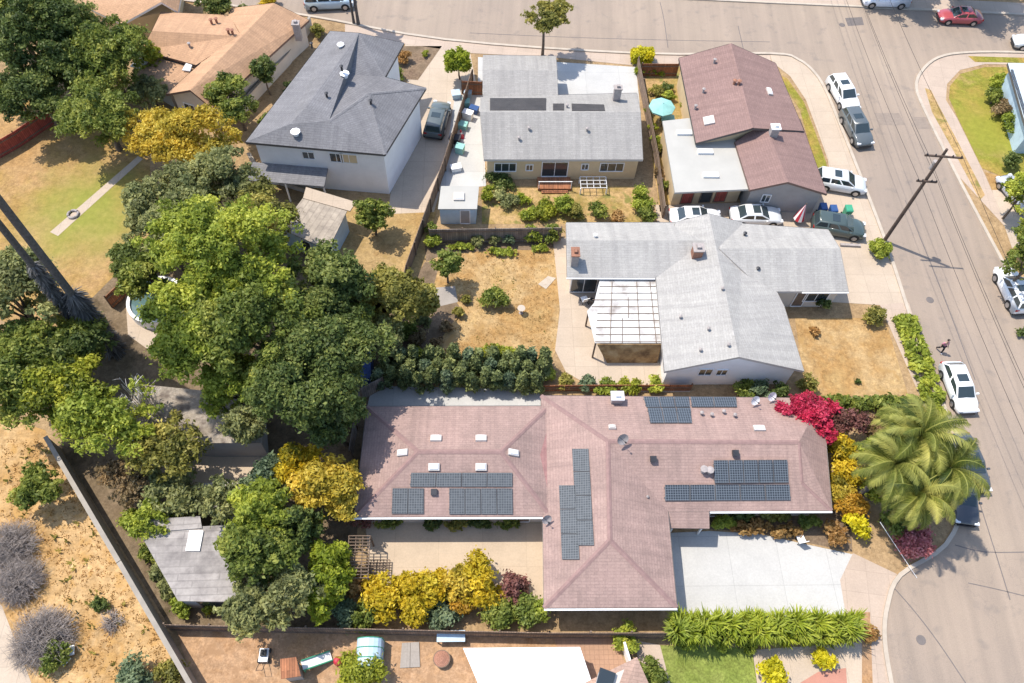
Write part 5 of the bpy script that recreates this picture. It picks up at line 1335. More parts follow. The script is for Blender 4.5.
for px_, py_, z_, r_, n_, dr_, lb in ((918, 437, 7.2, 3.5, 70, 1.5, 'queen palm in the kerbside clump, nearest the clipped hedge'), (893, 466, 6.4, 3.2, 60, 1.55, 'queen palm in the kerbside clump, nearest the yellow bushes'), (948, 470, 6.6, 3.1, 62, 1.6, 'queen palm in the kerbside clump, leaning over the two dark cars'), (917, 496, 5.6, 3.0, 58, 1.6, 'queen palm in the kerbside clump, nearest the rose pink bush')):
    pc_ = G(px_, py_, z_ - .4)
    palm('queen_palm', lb, Vector((pc_.x, pc_.y, 0)), z_, r_, n_, droop=dr_, trunk_r=.2, group='queen palms clumped at the kerb')
palm('tall_palm', 'tall palm trunk with shaggy dead fronds at the left edge, right of the pair', G(116, 352), 27, 2.6, 26, 'palm', .30, 'tall palms leaning out at the left edge', (.5, 8.0, .85, 1500))
palm('tall_palm', 'tall palm trunk with shaggy dead fronds at the left edge, left of the pair', G(100, 350), 26, 2.6, 26, 'palm', .26, 'tall palms leaning out at the left edge', (3.0, 11.0, .5, 1300))
palm('slim_palm', 'slim palm trunk at the far kerb, right of the pair', G(358.5, 25), 8.5, 1.3, 18, 'palm', .16, 'slim palms at the far kerb')
palm('slim_palm', 'slim palm trunk at the far kerb, left of the pair', G(354, 24), 8.0, 1.3, 18, 'palm', .13, 'slim palms at the far kerb')

# grass tufts on the hillside and the dead lawns
def tufts(name, pix, n, h, pal, w=.05):
    poly = [G(x, y) for x, y in pix]; xs = [p.x for p in poly]; ys = [p.y for p in poly]
    def inside(x, y):
        c = False; j = len(poly) - 1
        for i in range(len(poly)):
            a, b = poly[i], poly[j]
            if (a.y > y) != (b.y > y) and x < (b.x - a.x) * (y - a.y) / (b.y - a.y) + a.x: c = not c
            j = i
        return c
    V = []; T = []
    while len(V) < n:
        x, y = rnd.uniform(min(xs), max(xs)), rnd.uniform(min(ys), max(ys))
        if not inside(x, y): continue
        tt = rnd.gauss(.5, .25)
        for k in range(5):
            a = rnd.uniform(0, 6.283); d = Vector((math.cos(a), math.sin(a), 0)); q = Vector((x, y, .01)) + d * rnd.uniform(0, .15)
            e = q + d * h * rnd.uniform(.2, .8) + UP * h * rnd.uniform(.5, 1.2); u = Vector((-d.y, d.x, 0)) * w
            V.append([q - u, q + u, e + u * .3, e - u * .3]); T.append(tt * .8 + rnd.random() * .2)
    o = mk(name, quads(name, np.array([[tuple(a) for a in q] for q in V]), np.array(T), M['leaf_' + pal]), None)
    tag(o, {'dry_grass': 'dry golden grass tufts covering the hillside', 'dead_lawn_grass': 'short dead grass on the back lawn', 'hillside_weeds': 'low olive weeds scattered over the dry hillside', 'yard_weeds': 'low weeds scattered over the dead back lawn'}.get(name, 'thin dry grass tufts in the yard'), 'grass', None, 'stuff')
tufts('dry_grass', [(-20, 440), (40, 440), (60, 460), (196, 683), (40, 683), (5, 600), (-20, 560)], 6000, .07, 'straw', .05)
tufts('dead_lawn_grass', [(440, 256), (555, 252), (553, 350), (540, 362), (430, 362), (470, 300), (455, 285)], 4500, .07, 'straw', .025)

tufts('hillside_weeds', [(-20, 440), (40, 440), (60, 460), (196, 683), (40, 683), (5, 600), (-20, 560)], 260, .3, 'olive', .07)
tufts('yard_weeds', [(440, 256), (555, 252), (553, 350), (540, 362), (430, 362), (470, 300), (455, 285)], 70, .12, 'olive', .05)

# ------------------------------------------------------------------ vehicles
def car(px, py, kind, col, label, heading, name='parked_car', cat='car', z=0.02):
    """px,py: centre of the footprint on the ground; heading: direction of the nose in degrees"""
    spec = {
     #        L     W    belt  hood  roof  base_f base_r roof_f roof_r trunk
     'sedan': (4.6, 1.80, .92, .90, 1.42, 1.05, -1.75, .25, -1.05, .96),
     'hatch': (4.4, 1.80, .95, .94, 1.46, 1.15, -2.00, .30, -1.55, .98),
     'suv':   (4.6, 1.86, 1.04, 1.02, 1.62, 1.15, -2.25, .35, -1.95, 1.08),
     'van':   (5.1, 1.95, 1.10, 1.05, 1.78, 1.65, -2.45, .85, -2.25, 1.12),
    }[kind]
    L, W, belt, hood, rf, bf, br, tf, tr, trunk = spec
    o = thing(name, label, cat, G(px, py) + UP * z, R(heading), 'parked vehicles')
    h = L / 2; pm = paint(name + '_paint', col)
    st = [(-h, .42, trunk - .22, W * .40), (-h + .08, .30, trunk - .04, W * .45), (-h + .45, .24, trunk, W * .492), (br, .24, trunk + .02, W * .5), (0, .24, belt + .03, W * .5), (bf, .24, belt, W * .5), (bf + .35, .24, hood, W * .495),
          (h - .5, .24, hood - .09, W * .48), (h - .15, .28, hood - .22, W * .44), (h - .03, .34, hood - .36, W * .39), (h, .42, hood - .44, W * .34)]
    mb = MB(); rings = []
    for x, z0, z1, w in st:
        zm = z0 + (z1 - z0) * .55
        rings.append([(x, -w * .92, z0), (x, -w, z0 + .14), (x, -w, zm), (x, -w * .94, z1 - .05), (x, -w * .84, z1), (x, 0, z1 + .025), (x, w * .84, z1), (x, w * .94, z1 - .05), (x, w, zm), (x, w, z0 + .14), (x, w * .92, z0)])
    for a, b in zip(rings, rings[1:]):
        for j in range(11):
            q = (j + 1) % 11; mb.poly([a[j], a[q], b[q], b[j]][::-1])
    mb.poly(rings[0]); mb.poly(rings[-1][::-1])
    # greenhouse shell
    bw, tw = W * .455, W * .375; zb = belt - .02
    B = [(bf, -bw * .93, zb), (bf, bw * .93, zb), (br, bw * .93, zb), (br, -bw * .93, zb)]
    mid = [((bf + tf) / 2 - .05, -(bw + tw) / 2, (zb + rf) / 2 + .04)]
    T = [(tf, -tw, rf - .05), (tf, tw, rf - .05), (tr, tw * .96, rf - .06), (tr, -tw * .96, rf - .06)]
    C = [(tf - .18, -tw * .82, rf), (tf - .18, tw * .82, rf), (tr + .15, tw * .8, rf - .01), (tr + .15, -tw * .8, rf - .01)]
    for lo, hi in ((B, T), (T, C)):
        for j in range(4):
            q = (j + 1) % 4; mb.poly([lo[q], lo[j], hi[j], hi[q]][::-1])
    mb.poly(C)
    body = mb.build('body', [pm], o, 38, local=True)
    import bmesh
    bm = bmesh.new(); bm.from_mesh(body.data); bmesh.ops.remove_doubles(bm, verts=bm.verts, dist=1e-4); bmesh.ops.recalc_face_normals(bm, faces=bm.faces); bm.to_mesh(body.data); bm.free()
    VB, VT = [Vector(p) for p in B], [Vector(p) for p in T]
    def glass(nm, q, m=.10, off=.012):
        c = centre(q); n = (q[1] - q[0]).cross(q[3] - q[0]).normalized()
        if n.dot(c - Vector((0, 0, .9))) < 0: n = -n
        qi = []
        for p in q:
            v = c - p; qi.append(p + v.normalized() * m + n * off)
        g = MB(); g.poly(qi if (qi[1] - qi[0]).cross(qi[2] - qi[0]).dot(n) > 0 else qi[::-1]); g.build(nm, M['glassblue'], o, None, local=True)
    glass('windshield', [VB[0], VB[1], VT[1], VT[0]]); glass('rear_window', [VB[2], VB[3], VT[3], VT[2]])
    for sg, i, j in ((-1, 0, 3), (1, 1, 2)):
        n_ = 3 if kind in ('suv', 'van') else 2
        for k in range(n_):
            u0, u1 = k / n_, (k + 1) / n_
            glass('side_window', [VB[i].lerp(VB[j], u0), VB[i].lerp(VB[j], u1), VT[i].lerp(VT[j], u1), VT[i].lerp(VT[j], u0)], .07)
    wr = .33 if kind in ('sedan', 'hatch') else .37
    for x in (h - .92, -h + .95):
        for sg in (-1, 1):
            y = sg * (W / 2 - .10)
            tmb = MB(); tmb.tube([(x, y - .115, wr), (x, y - .09, wr), (x, y + .09, wr), (x, y + .115, wr)], [wr * .88, wr, wr, wr * .88], 20)
            ty = tmb.build('wheel', M['black'], o, 35, local=True)
            rmb = MB(); ys = y + sg * .118
            rmb.tube([(x, ys - sg * .01, wr), (x, ys + sg * .012, wr)], wr * .62, 14); rmb.build('rim', M['chrome'], ty, None, local=True)
            amb = MB(); yy = sg * (W / 2 * .998) + sg * .006
            arc = [(x + math.cos(a) * (wr + .07), yy, wr + math.sin(a) * (wr + .07)) for a in [math.pi * t / 10 for t in range(11)]]
            amb.poly(arc if sg < 0 else arc[::-1]); amb.build('wheel_arch', M['black'], o, None, local=True)
    for sg in (-1, 1):
        m_ = MB(); m_.box((h - .16, sg * W * .36, hood - .34), Vector((1, 0, 0)), Vector((0, 1, 0)), UP, .12, .16, .13); m_.build('headlight', M['headlight'], o, None, local=True)
        m_ = MB(); m_.box((-h + .08, sg * W * .37, trunk - .34), Vector((1, 0, 0)), Vector((0, 1, 0)), UP, .08, .14, .2); m_.build('taillight', M['taillight'], o, None, local=True)
        m_ = MB(); m_.box((bf - .35, sg * (W / 2 + .07), belt - .02), Vector((1, 0, 0)), Vector((0, 1, 0)), UP, .07, .10, .13); m_.build('mirror', pm, o, None, local=True)
    for xb in (h - .02, -h + .02):
        m_ = MB(); m_.box((xb, 0, .3), Vector((1, 0, 0)), Vector((0, 1, 0)), UP, .06, W * .33, .16); m_.build('bumper', M['darkmetal'], o, None, local=True)
    if kind == 'van':
        for sg in (-1, 1):
            m_ = MB(); m_.tube([(tf - .3, sg * tw * .86, rf + .03), (tr + .3, sg * tw * .84, rf + .03)], .025, 5); m_.build('roof_rail', M['chrome'], o, None, local=True)
    elif kind != 'van':
        m_ = MB(); m_.box(((tf + tr) / 2 + .25, 0, rf - .015), Vector((1, 0, 0)), Vector((0, 1, 0)), UP, .32, .42, .03); m_.build('sunroof', M['glassblue'], o, None, local=True)
    return o
white, grey = (.80, .80, .79), (.12, .125, .13)
car(955, 391, 'hatch', white, 'white hatchback with sunroof parked at the kerb just above the palm', -84)
car(1009, 294, 'suv', white, 'white crossover at the right edge parked along the far side of the side street', 97)
car(841, 99, 'suv', white, 'white crossover parked directly behind the dark grey one at the corner', -76)
car(854, 133, 'suv', (.10, .115, .12), 'dark grey crossover parked behind the white one at the corner', -78)
car(838, 187, 'suv', (.62, .64, .65), 'silver white crossover parked in the corner house drive', -8)
car(836, 231, 'suv', (.06, .085, .08), 'dark green grey car in the drive beside the pale grey roof', -8)
car(754, 220, 'sedan', (.66, .67, .66), 'silver sedan parked between the pink gable and the pale grey roof', 4)
car(694, 222, 'sedan', white, 'white sedan half hidden behind the pale grey roof', 4)
car(438, 124, 'suv', (.10, .12, .12), 'dark grey car on the long driveway beside the white house', 84)
car(883, 4, 'van', (.74, .76, .80), 'white van parked at the far kerb, cut by the photo top', 183, cat='van')
car(957, 21, 'sedan', (.40, .075, .085), 'red sedan parked on the far side of the cross street', 182)
car(1032, 47, 'sedan', (.55, .57, .58), 'grey car nose at the right edge of the cross street', 178)
car(330, 6, 'van', (.42, .52, .58), 'pale blue white van parked at the top next to the slim palms', 10, cat='van')
car(1014, 198, 'sedan', (.45, .47, .52), 'silver blue car half hidden under the tree at the right edge', 110)
car(965, 466, 'sedan', (.07, .08, .09), 'dark car beneath the palm fronds, upper of two', -82)
car(958, 497, 'sedan', (.05, .055, .065), 'dark car beneath the palm fronds, lower of two', -95)

# ------------------------------------------------------------------ utility pole and wires
p = G(884, 241); po = thing('utility_pole', 'tall wooden utility pole with two crossarms beside the side street', 'utility pole', p)
mb = MB(); mb.tube([p, p + UP * 5.5, p + UP * 11.1], [.17, .15, .11], 9); mb.build('pole', M['polewood'], po, 50)
ca = (G(962, 155, 10.4) - G(930, 152.5, 10.4)).normalized(); ca.z = 0; ca.normalize(); cn_ = Vector((-ca.y, ca.x, 0))
tops = []
for z, hl in ((10.45, 1.45), (7.7, .8)):
    c = Vector((p.x, p.y, z)) - cn_ * .2
    mb = MB(); mb.box(c, ca, cn_, UP, hl, .06, .13); arm = mb.build('crossarm', M['polewood'], po)
    for k in (-.9, -.45, .45, .9):
        q = c + ca * hl * k + UP * .132; mb = MB(); mb.tube([q, q + UP * .08, q + UP * .16], [.05, .06, .025], 7); mb.build('insulator', M['darkmetal'], arm)
        tops.append(q + UP * .15)
mb = MB(); mb.tube([p + UP * 8.7 + cn_ * .3, p + UP * 9.5 + cn_ * .3], .2, 10); mb.build('transformer', M['stonegrey'], po, 40)
def wire(a, b, sag, label, r=.014):
    mb = MB(); pts = []
    for k in range(25):
        t = k / 24; q = a.lerp(b, t); q = q - UP * sag * 4 * t * (1 - t); pts.append(q)
    mb.tube(pts, r, 4); o = mb.build('power_line', M['black']); recentre(o, a); tag(o, label, 'power line', 'power lines strung from the utility pole')
north = (G(812, 10) - G(884, 241)); north.z = 0; north.normalize(); south = (G(1015, 560) - G(884, 241)); south.z = 0; south.normalize()
for k, q in enumerate(tops):
    if k in (1, 2, 5, 6): continue
    wire(q, q + north * 52, 1.1, 'thin black power line running up the side street from the pole')
    wire(q, q + south * 48, 1.1, 'thin black power line running down the side street from the pole')

# ------------------------------------------------------------------ pedestrian
def person(px, py, label, rz):
    p = G(px, py, .02); o = thing('person', label, 'person', p, rz)
    def skin(name, verts, edges, rad, mat, root, sub=2):
        me = bpy.data.meshes.new(name); me.from_pydata(verts, edges, []); me.materials.append(mat)
        ob = bpy.data.objects.new(name, me); COL.objects.link(ob); ob.parent = o
        m = ob.modifiers.new('skin', 'SKIN'); m.use_smooth_shade = True
        s = ob.modifiers.new('sub', 'SUBSURF'); s.levels = sub; s.render_levels = sub
        for i, r_ in enumerate(rad):
            me.skin_vertices[0].data[i].radius = r_ if isinstance(r_, tuple) else (r_, r_); me.skin_vertices[0].data[i].use_root = (i == root)
        return ob
    v = [(0, 0, .95), (0, 0, 1.15), (0, 0, 1.38), (0, .01, 1.47), (.02, 0, 1.55), (.03, 0, 1.66),
         (0, .17, 1.38), (.05, .24, 1.12), (.22, .22, .95), (.30, .21, .90), (0, -.17, 1.38), (-.06, -.24, 1.12), (.02, -.27, .88), (.06, -.27, .80),
         (.02, .09, .90), (.16, .10, .50), (.18, .10, .08), (.32, .11, .04), (-.02, -.09, .90), (-.10, -.10, .50), (-.34, -.10, .12), (-.24, -.11, .05)]
    ed = [(0, 1), (1, 2), (2, 3), (3, 4), (4, 5), (2, 6), (6, 7), (7, 8), (8, 9), (2, 10), (10, 11), (11, 12), (12, 13), (0, 14), (14, 15), (15, 16), (16, 17), (0, 18), (18, 19), (19, 20), (20, 21)]
    ra = [(.13, .11), (.12, .10), (.14, .10), .055, .085, .08, .055, .042, .034, .03, .055, .042, .034, .03, .085, .06, .042, .035, .085, .06, .042, .035]
    skin('body', v, ed, ra, M['skin'], 0)
    skin('shirt', [v[0], v[1], v[2], v[6], v[7], v[10], v[11]], [(0, 1), (1, 2), (2, 3), (3, 4), (2, 5), (5, 6)], [(.15, .13), (.14, .12), (.155, .115), .07, .055, .07, .055], M['pinkcloth'], 0)
    skin('trousers', [v[0], v[14], v[15], v[16], v[18], v[19], v[20]], [(0, 1), (1, 2), (2, 3), (0, 4), (4, 5), (5, 6)], [(.155, .135), .1, .075, .058, .1, .075, .058], M['blackcloth'], 0)
    skin('hair', [(.0, 0, 1.66), (-.02, 0, 1.71), (-.08, 0, 1.60)], [(0, 1), (0, 2)], [.09, .08, .05], M['hair'], 0)
    skin('shoes', [v[16], v[17]], [(0, 1)], [.055, .045], M['whitewood'], 0, 1)
person(938.5, 351.5, 'pedestrian in pink top and black trousers walking along the side street', R(-80))

# ------------------------------------------------------------------ small things
def umbrella(px, py, z, r, label):
    c = G(px, py, z); o = thing('patio_umbrella', label, 'umbrella', (c.x, c.y, 0)); mb = MB(); n = 8
    rim = [c + Vector((math.cos(2 * math.pi * k / n) * r, math.sin(2 * math.pi * k / n) * r, -.45)) for k in range(n)]
    for k in range(n): mb.poly([c, rim[k], rim[(k + 1) % n]]); mb.poly([rim[k], rim[k] - UP * .15, rim[(k + 1) % n] - UP * .15, rim[(k + 1) % n]]); mb.poly([c - UP * .02, rim[(k + 1) % n] - UP * .02, rim[k] - UP * .02])
    mb.build('canopy', M['teal'], o)
    mb = MB(); mb.tube([Vector((c.x, c.y, 0)), c + UP * .12], .03, 6); mb.build('pole', M['whitewood'], o)
umbrella(663, 103, 2.4, 1.25, 'faded teal umbrella open in the corner courtyard')
def trestle(name, label, cat, px, py, w, d, h, mat, rot=A4, leg='darkmetal'):
    c = G(px, py, h); o = thing(name, label, cat, (c.x, c.y, 0), rot)
    mb = MB(); X, Y = Vector((1, 0, 0)), Vector((0, 1, 0)); mb.box((0, 0, h - .05), X, Y, UP, w / 2, d / 2, .05); mb.build('top', M[mat], o, None, local=True)
    for sx in (-1, 1):
        for sy in (-1, 1):
            mb = MB(); mb.box((sx * (w / 2 - .06), sy * (d / 2 - .06), 0), X, Y, UP, .035, .035, h - .052); mb.build('leg', M[leg], o, None, local=True)
    return o
trestle('blue_table', 'pale blue plastic table in the shade of the bottom fence', 'table', 451, 636, 1.8, .7, .75, 'cloth_blue')
trestle('side_table', 'teal table beside the courtyard umbrella', 'table', 668, 118, 1.3, .9, .7, 'teal')
def domeshed(px, py):
    c = G(px, py); o = thing('greenhouse', 'small grey green plastic greenhouse in the orange dirt yard', 'greenhouse', c, A4); mb = MB(); X, Y = Vector((1, 0, 0)), Vector((0, 1, 0))
    ring = []
    for k in range(9):
        a = math.pi * k / 8; ring.append((math.cos(a) * .8, math.sin(a) * .55 + 1.0))
    prof = [(.8, 0)] + ring + [(-.8, 0)]
    for a, b in zip(prof, prof[1:]): mb.poly([(a[0], -.85, a[1]), (a[0], .85, a[1]), (b[0], .85, b[1]), (b[0], -.85, b[1])])
    mb.poly([(a[0], -.85, a[1]) for a in prof]); mb.poly([(a[0], .85, a[1]) for a in prof][::-1]); mb.build('cover', M['cloth_blue'], o, None, local=True)
    mb = MB()
    for y in (-.86, -.3, .3, .86): mb.tube([(a[0] * 1.01, y, a[1] * 1.01) for a in prof], .03, 5)
    mb.build('hoop', M['green_plastic'], o, None, local=True)
domeshed(371, 656)
c = [G(402, 643, .05), G(419, 642, .05), G(420, 667, .05), G(400, 668, .05)]
o = thing('paving_slab', 'flat pair of pale slabs lying in the orange dirt yard', 'slab', centre(c))
P = ccw(c)
for u0, u1 in ((0, .49), (.51, 1)):
    q = [P[0].lerp(P[1], u0), P[0].lerp(P[1], u1), P[3].lerp(P[2], u1), P[3].lerp(P[2], u0)]; mb = MB(); mb.hexa([x - UP * .05 for x in q], [x + UP * .04 for x in q]); mb.build('slab', M['greyconc'], o)
# slide-like white board and its red ball
a, b = G(302, 666, .9), G(331, 656, .15); d = (b - a).normalized(); s = Vector((-d.y, d.x, 0)).normalized()
o = thing('play_slide', 'white and green play slide sloping down beside the small brown shed', 'slide', Vector(((a.x + b.x) / 2, (a.y + b.y) / 2, 0)))
mb = MB(); mb.box((a + b) / 2, d, s, d.cross(s), (b - a).length / 2, .28, .04); mb.build('chute', M['whitewood'], o)
mb = MB()
for sg in (-1, 1): mb.box((a + b) / 2 + s * sg * .3, d, s, d.cross(s), (b - a).length / 2, .03, .16)
mb.build('side_rail', M['green_plastic'], o)
mb = MB()
for sg in (-1, 1): mb.box(Vector((a.x, a.y, 0)) + s * sg * .22, d, s, UP, .03, .03, .88)
mb.build('leg', M['green_plastic'], o)
def ball(name, label, cat, px, py, r, mat):
    c = G(px, py, r); mb = MB()
    for i in range(6):
        for j in range(12):
            def pt(i, j): th = math.pi * i / 6; ph = 2 * math.pi * j / 12; return c + Vector((math.sin(th) * math.cos(ph), math.sin(th) * math.sin(ph), math.cos(th))) * r
            mb.poly([pt(i, j), pt(i + 1, j), pt(i + 1, j + 1), pt(i, j + 1)] if 0 < i < 5 else ([pt(0, j), pt(1, j), pt(1, j + 1)] if i == 0 else [pt(5, j), pt(6, j), pt(5, j + 1)]))
    o = mb.build(name, M[mat], None, 80); recentre(o, (c.x, c.y, 0)); tag(o, label, cat)
ball('play_ball', 'red play ball at the foot of the slide', 'ball', 338, 661, .3, 'red')
def chair(px, py, rz, mat, label, name='garden_chair', grp=None):
    o = thing(name, label, 'chair', G(px, py, .01), rz, grp); X, Y = Vector((1, 0, 0)), Vector((0, 1, 0))
    mb = MB(); mb.box((0, 0, .42), X, Y, UP, .26, .26, .05); mb.build('seat', M[mat], o, None, local=True)
    mb = MB(); mb.box((0, -.27, .45), X, Y, Vector((0, -.2, 1)).normalized(), .26, .025, .5); mb.build('backrest', M[mat], o, None, local=True)
    for sx in (-1, 1):
        for sy in (-1, 1):
            mb = MB(); mb.box((sx * .22, sy * .22, 0), X, Y, UP, .025, .025, .415); mb.build('leg', M['darkmetal'], o, None, local=True)
chair(584, 302, .4, 'cloth_white', 'white garden chair under the pale grey eave, left one', grp='patio chairs'); chair(592, 304, -.5, 'darkmetal', 'dark garden chair under the pale grey eave beside a white one', grp='patio chairs')
chair(799, 541, .3, 'whitewood', 'small white chair at the edge of the white driveway')
def bin_(px, py, mat, label):
    o = thing('wheelie_bin', label, 'bin', G(px, py, .02), A4, 'wheeled bins'); X, Y = Vector((1, 0, 0)), Vector((0, 1, 0)); mb = MB()
    mb.hexa([(-.24, -.28, .06), (.24, -.28, .06), (.24, .28, .06), (-.24, .28, .06)], [(-.3, -.34, 1.0), (.3, -.34, 1.0), (.3, .36, 1.0), (-.3, .36, 1.0)]); mb.build('body', M[mat], o, None, local=True)
    mb = MB(); mb.hexa([(-.32, -.37, 1.004), (.32, -.37, 1.004), (.32, .4, 1.004), (-.32, .4, 1.004)], [(-.28, -.3, 1.08), (.28, -.3, 1.08), (.28, .38, 1.1), (-.28, .38, 1.1)]); mb.build('lid', M[mat], o, None, local=True)
    for s in (-1, 1):
        mb = MB(); mb.tube([(s * .27, .3, .1), (s * .33, .3, .1)], .1, 10); mb.build('wheel', M['black'], o, None, local=True)
bin_(820, 214, 'blue_plastic', 'dark blue wheelie bin beside the grey gable wall'); bin_(830, 216, 'blue_plastic', 'blue wheelie bin behind the dark green grey car, middle of three'); bin_(845, 216, 'green_plastic', 'green wheelie bin behind the dark green grey car')
# red striped A-frame by the grey gable
c = G(797, 222); o = thing('folded_parasol', 'folded red and white striped parasol leaning by the grey gable', 'parasol', c)
mb = MB(); n = 10
for k in range(n):
    a0, a1 = 2 * math.pi * k / n, 2 * math.pi * (k + 1) / n
    mb.poly([c + UP * 2.4, c + Vector((math.cos(a0) * .5, math.sin(a0) * .5, .5)), c + Vector((math.cos(a1) * .5, math.sin(a1) * .5, .5))], k % 2)
mb.build('canopy', [M['red'], M['whitewood']], o); mb = MB(); mb.tube([c, c + UP * 2.5], .03, 6); mb.build('pole', M['timber'], o)
# round pool
c = G(160, 306); o = thing('round_pool', 'round above ground pool with white rim partly under the grove', 'pool', c)
for nm, r0, r1, z0, z1, mt in (('rim', 2.0, 2.25, 0, 1.0, 'whitewood'), ('liner', 0, 1.99, .05, .8, 'water')):
    mb = MB(); n = 32
    for k in range(n):
        a0, a1 = 2 * math.pi * k / n, 2 * math.pi * (k + 1) / n; u, v = Vector((math.cos(a0), math.sin(a0), 0)), Vector((math.cos(a1), math.sin(a1), 0))
        mb.poly([c + u * r1 + UP * z0, c + v * r1 + UP * z0, c + v * r1 + UP * z1, c + u * r1 + UP * z1])
        if r0: mb.poly([c + u * r1 + UP * z1, c + v * r1 + UP * z1, c + v * r0 + UP * z1, c + u * r0 + UP * z1]); mb.poly([c + v * r0 + UP * z0, c + u * r0 + UP * z0, c + u * r0 + UP * z1, c + v * r0 + UP * z1])
        else: mb.poly([c + u * r1 + UP * z1, c + v * r1 + UP * z1, c + UP * z1])
    mb.build(nm, M[mt], o)
# blue tarp
q = [G(352, 346, .9), G(372, 346, .9), G(372, 382, .9), G(350, 382, .9)]; P = ccw(q); mb = MB(); m_ = centre(P)
mb.hexa([Vector((p.x, p.y, .02)) for p in P], [m_ + (p - m_) * .9 for p in P]); o = mb.build('covered_pile', M['bluetarp']); recentre(o, (m_.x, m_.y, 0)); tag(o, 'pile under a deep blue tarp in the shade by the slanting fence', 'tarp')
# dumped sheets on the hillside
for px, py, rz, lb in ((66, 652, .3, 'white board dumped on the hillside, upper of two'), (62, 658, -.5, 'white board dumped on the hillside, lower of two')):
    c = G(px, py, .15); mb = MB(); X = Vector((math.cos(rz), math.sin(rz), .15)).normalized(); Y = UP.cross(X).normalized(); mb.box(c, X, Y, X.cross(Y), .55, .3, .05); o = mb.build('discarded_board', M['whitewood']); recentre(o, (c.x, c.y, 0)); tag(o, lb, 'board', 'discarded boards')
# tyre on the garden path
c = G(73, 214, .12); mb = MB(); n = 20
mb.tube([c + Vector((math.cos(2 * math.pi * k / n) * .42, math.sin(2 * math.pi * k / n) * .42, 0)) for k in range(n + 1)], .11, 8, 0, False); o = mb.build('old_tyre', M['stonegrey']); recentre(o, (c.x, c.y, 0)); tag(o, 'old tyre lying on the thin garden path', 'tyre')
# clutter in the side court
k = 0
for px, py, m, lb in ((456, 97, 'cloth_blue', 'pale blue crate at the top of the bungalow side court'), (468, 96, 'cloth_blue', 'pale blue crate by the small brown gate'), (466, 106, 'teal', 'teal crate below the pale blue crates'), (468, 118, 'cloth_white', 'white crate in the middle of the side court'), (463, 128, 'teal', 'teal crate in the lower side court'), (460, 152, 'teal', 'teal crate near the garden shed'), (456, 170, 'cloth_white', 'white crate just above the garden shed'), (474, 112, 'blue_plastic', 'blue crate against the bungalow wall'), (455, 142, 'darkmetal', 'dark crate against the slanting fence')):
    c = G(px, py, .02); o = thing('storage_crate', lb, 'crate', c, rnd.uniform(-.4, .4), 'crates in the bungalow side court'); X, Y = Vector((1, 0, 0)), Vector((0, 1, 0))
    w, d_, h_ = rnd.uniform(.35, .5), rnd.uniform(.3, .4), rnd.uniform(.4, .8)
    mb = MB(); mb.hexa([(-w * .9, -d_ * .9, 0), (w * .9, -d_ * .9, 0), (w * .9, d_ * .9, 0), (-w * .9, d_ * .9, 0)], [(-w, -d_, h_), (w, -d_, h_), (w, d_, h_), (-w, d_, h_)]); mb.build('body', M[m], o, None, local=True)
    mb = MB(); mb.box((0, 0, h_ + .003), X, Y, UP, w * 1.05, d_ * 1.05, .05); mb.build('lid', M[m], o, None, local=True)
c = G(461, 137); o = thing('traffic_cone', 'red and white cone in the bungalow side court', 'cone', c); mb = MB(); mb.tube([c + UP * .04, c + UP * .35, c + UP * .9], [.25, .16, .04], 10); mb.build('cone', M['red'], o); mb = MB(); mb.box(c, EX, EY, UP, .3, .3, .038); mb.build('base', M['red'], o); mb = MB(); mb.tube([c + UP * .45, c + UP * .62], [.145, .105], 10); mb.build('band', M['whitewood'], o)
# little statue / bird bath in the dead lawn, mower, fire pit
c = G(521, 313); o = thing('bird_bath', 'small grey bird bath standing on the dead lawn', 'bird bath', c); mb = MB(); mb.tube([c, c + UP * .1, c + UP * .6], [.2, .09, .09], 9); mb.build('pedestal', M['stonegrey'], o); mb = MB(); mb.tube([c + UP * .602, c + UP * .72], [.12, .32], 12); mb.build('bowl', M['kerb'], o)
c = G(265, 656); o = thing('push_mower', 'white and black push mower at the left of the orange yard', 'mower', c); X, Y = EX, EY
mb = MB(); mb.box(c + UP * .15, X, Y, UP, .28, .4, .25); mb.build('deck', M['whitewood'], o); mb = MB(); mb.box(c + UP * .401 + Y * .1, X, Y, UP, .18, .2, .2); mb.build('engine', M['black'], o)
for sx in (-1, 1):
    for sy in (-1, 1): mb = MB(); mb.tube([c + X * sx * .29 + Y * sy * .3 + UP * .15, c + X * sx * .37 + Y * sy * .3 + UP * .15], .15, 10); mb.build('wheel', M['black'], o)
mb = MB(); mb.tube([c - Y * .4 + UP * .3 - X * .2, c - Y * 1.0 + UP * .95 - X * .2, c - Y * 1.0 + UP * .95 + X * .2, c - Y * .4 + UP * .3 + X * .2], .02, 5); mb.build('handle', M['darkmetal'], o)
c = G(442, 660); o = thing('fire_pit', 'round brown fire pit on the orange dirt', 'fire pit', c); mb = MB(); mb.tube([c, c + UP * .3, c + UP * .45], [.35, .5, .55], 14); mb.build('bowl', M['timber'], o); mb = MB(); mb.tube([c + UP * .452, c + UP * .6], [.5, .15], 14); mb.build('lid', M['brick'], o)
c = G(548, 258 - 4); c = G(549, 283, .02); P = ccw([G(538, 284, .05), G(548, 276, .05), G(556, 278, .05), G(546, 289, .05)]); mb = MB(); mb.hexa([x - UP * .04 for x in P], P); o = mb.build('flat_stone', M['kerb']); recentre(o, (c.x, c.y, 0)); tag(o, 'flat pale stone slab between the dead lawn and the patio', 'stone')
c = G(862, 257 - 9); a = G(840, 245, .08); b = G(860, 246, .08)
mb = MB(); d = (b - a).normalized(); mb.box((a + b) / 2 - UP * .06, d, UP.cross(d), UP, (b - a).length / 2, .12, .2); o = mb.build('timber_log', M['stonegrey']); recentre(o, ((a + b) / 2 - UP * .06)); tag(o, 'grey timber kerb beam beside the dark green grey car', 'timber')
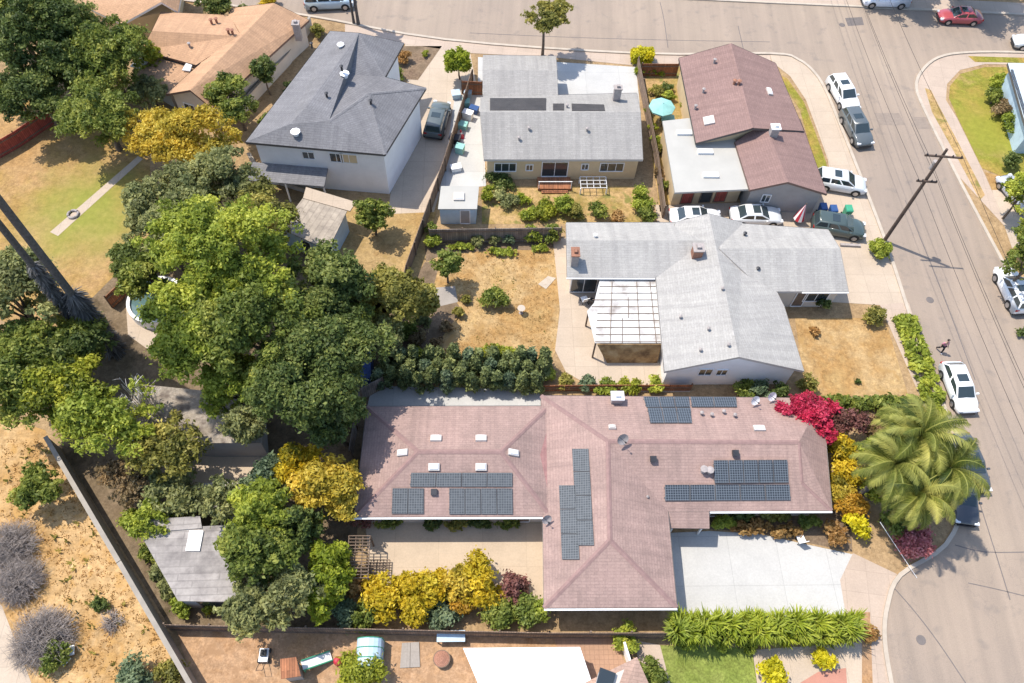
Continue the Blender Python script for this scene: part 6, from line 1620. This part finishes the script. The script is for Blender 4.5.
c = G(852, 379, .05)
shrub(858, 381, .25, .2, 'dark', 'tiny dark plant alone in the dead front lawn', 'weed', None, 'plant', stem=False)
a, b = G(880, 522, 2.0), G(917, 578, .05)
mb = MB(); mb.tube([a, b], .02, 6); o = mb.build('thin_pole', M['whitewood']); recentre(o, (b.x, b.y, 0)); tag(o, 'thin pale pole slanting from the palm shadow down to the kerb', 'pole')
# manhole covers set in the street
for px, py, lb in ((842, 25, 'dark round manhole cover in the crossing of the two streets'), (921, 640, 'round manhole cover in the wide street bend by the bottom edge'), (930, 300, 'round manhole cover in the side street below the utility pole')):
    c = G(px, py, .013); mb = MB(); mb.tube([c, c + UP * .012], .32, 18); o = mb.build('manhole_cover', M['darkpatch']); recentre(o, c); tag(o, lb, 'manhole cover', 'manhole covers')

# ------------------------------------------------------------------ camera, light, sky
cam = bpy.data.cameras.new('camera'); co = bpy.data.objects.new('camera', cam); COL.objects.link(co)
cam.sensor_width = 36; cam.lens = FPX / 1024 * 36; cam.clip_end = 2000
X = Vector((NY, -NX * 0, 0))
# image right and down in world axes
def imgdir(u, v):
    vp = u * NX + v * NY; up = u * NY - v * NX
    return Vector((up, -vp * ST, -vp * CT))
right, down, fwd = imgdir(1, 0), imgdir(0, 1), Vector((0, CT, -ST))
m3 = Matrix((right, -down, -fwd)).transposed()
co.matrix_world = Matrix.Translation((0, 0, CAM_H)) @ m3.to_4x4()
S.camera = co
sd = Vector((.465, -.22, -1.0)).normalized()
L = bpy.data.lights.new('sun', 'SUN'); L.energy = 3.0; L.angle = R(.5); L.color = (1.0, .935, .84)
lo = bpy.data.objects.new('sun', L); COL.objects.link(lo); lo.rotation_euler = sd.to_track_quat('-Z', 'Y').to_euler(); lo.location = (0, 0, 80)
w = bpy.data.worlds.new('World'); S.world = w; w.use_nodes = True
nt = w.node_tree; bg = nt.nodes['Background']; sk = nt.nodes.new('ShaderNodeTexSky'); sk.sky_type = 'NISHITA'; sk.sun_disc = False
sk.sun_elevation = math.asin(-sd.z); sk.sun_rotation = math.atan2(-sd.x, -sd.y)
nt.links.new(sk.outputs[0], bg.inputs[0]); bg.inputs[1].default_value = .15
vs = S.view_settings; vs.view_transform = 'Standard'; vs.look = 'None'; vs.exposure = .9; vs.gamma = 1.0; vs.use_curve_mapping = False
S.cycles.max_bounces = 6; S.cycles.diffuse_bounces = 3; S.cycles.transmission_bounces = 3
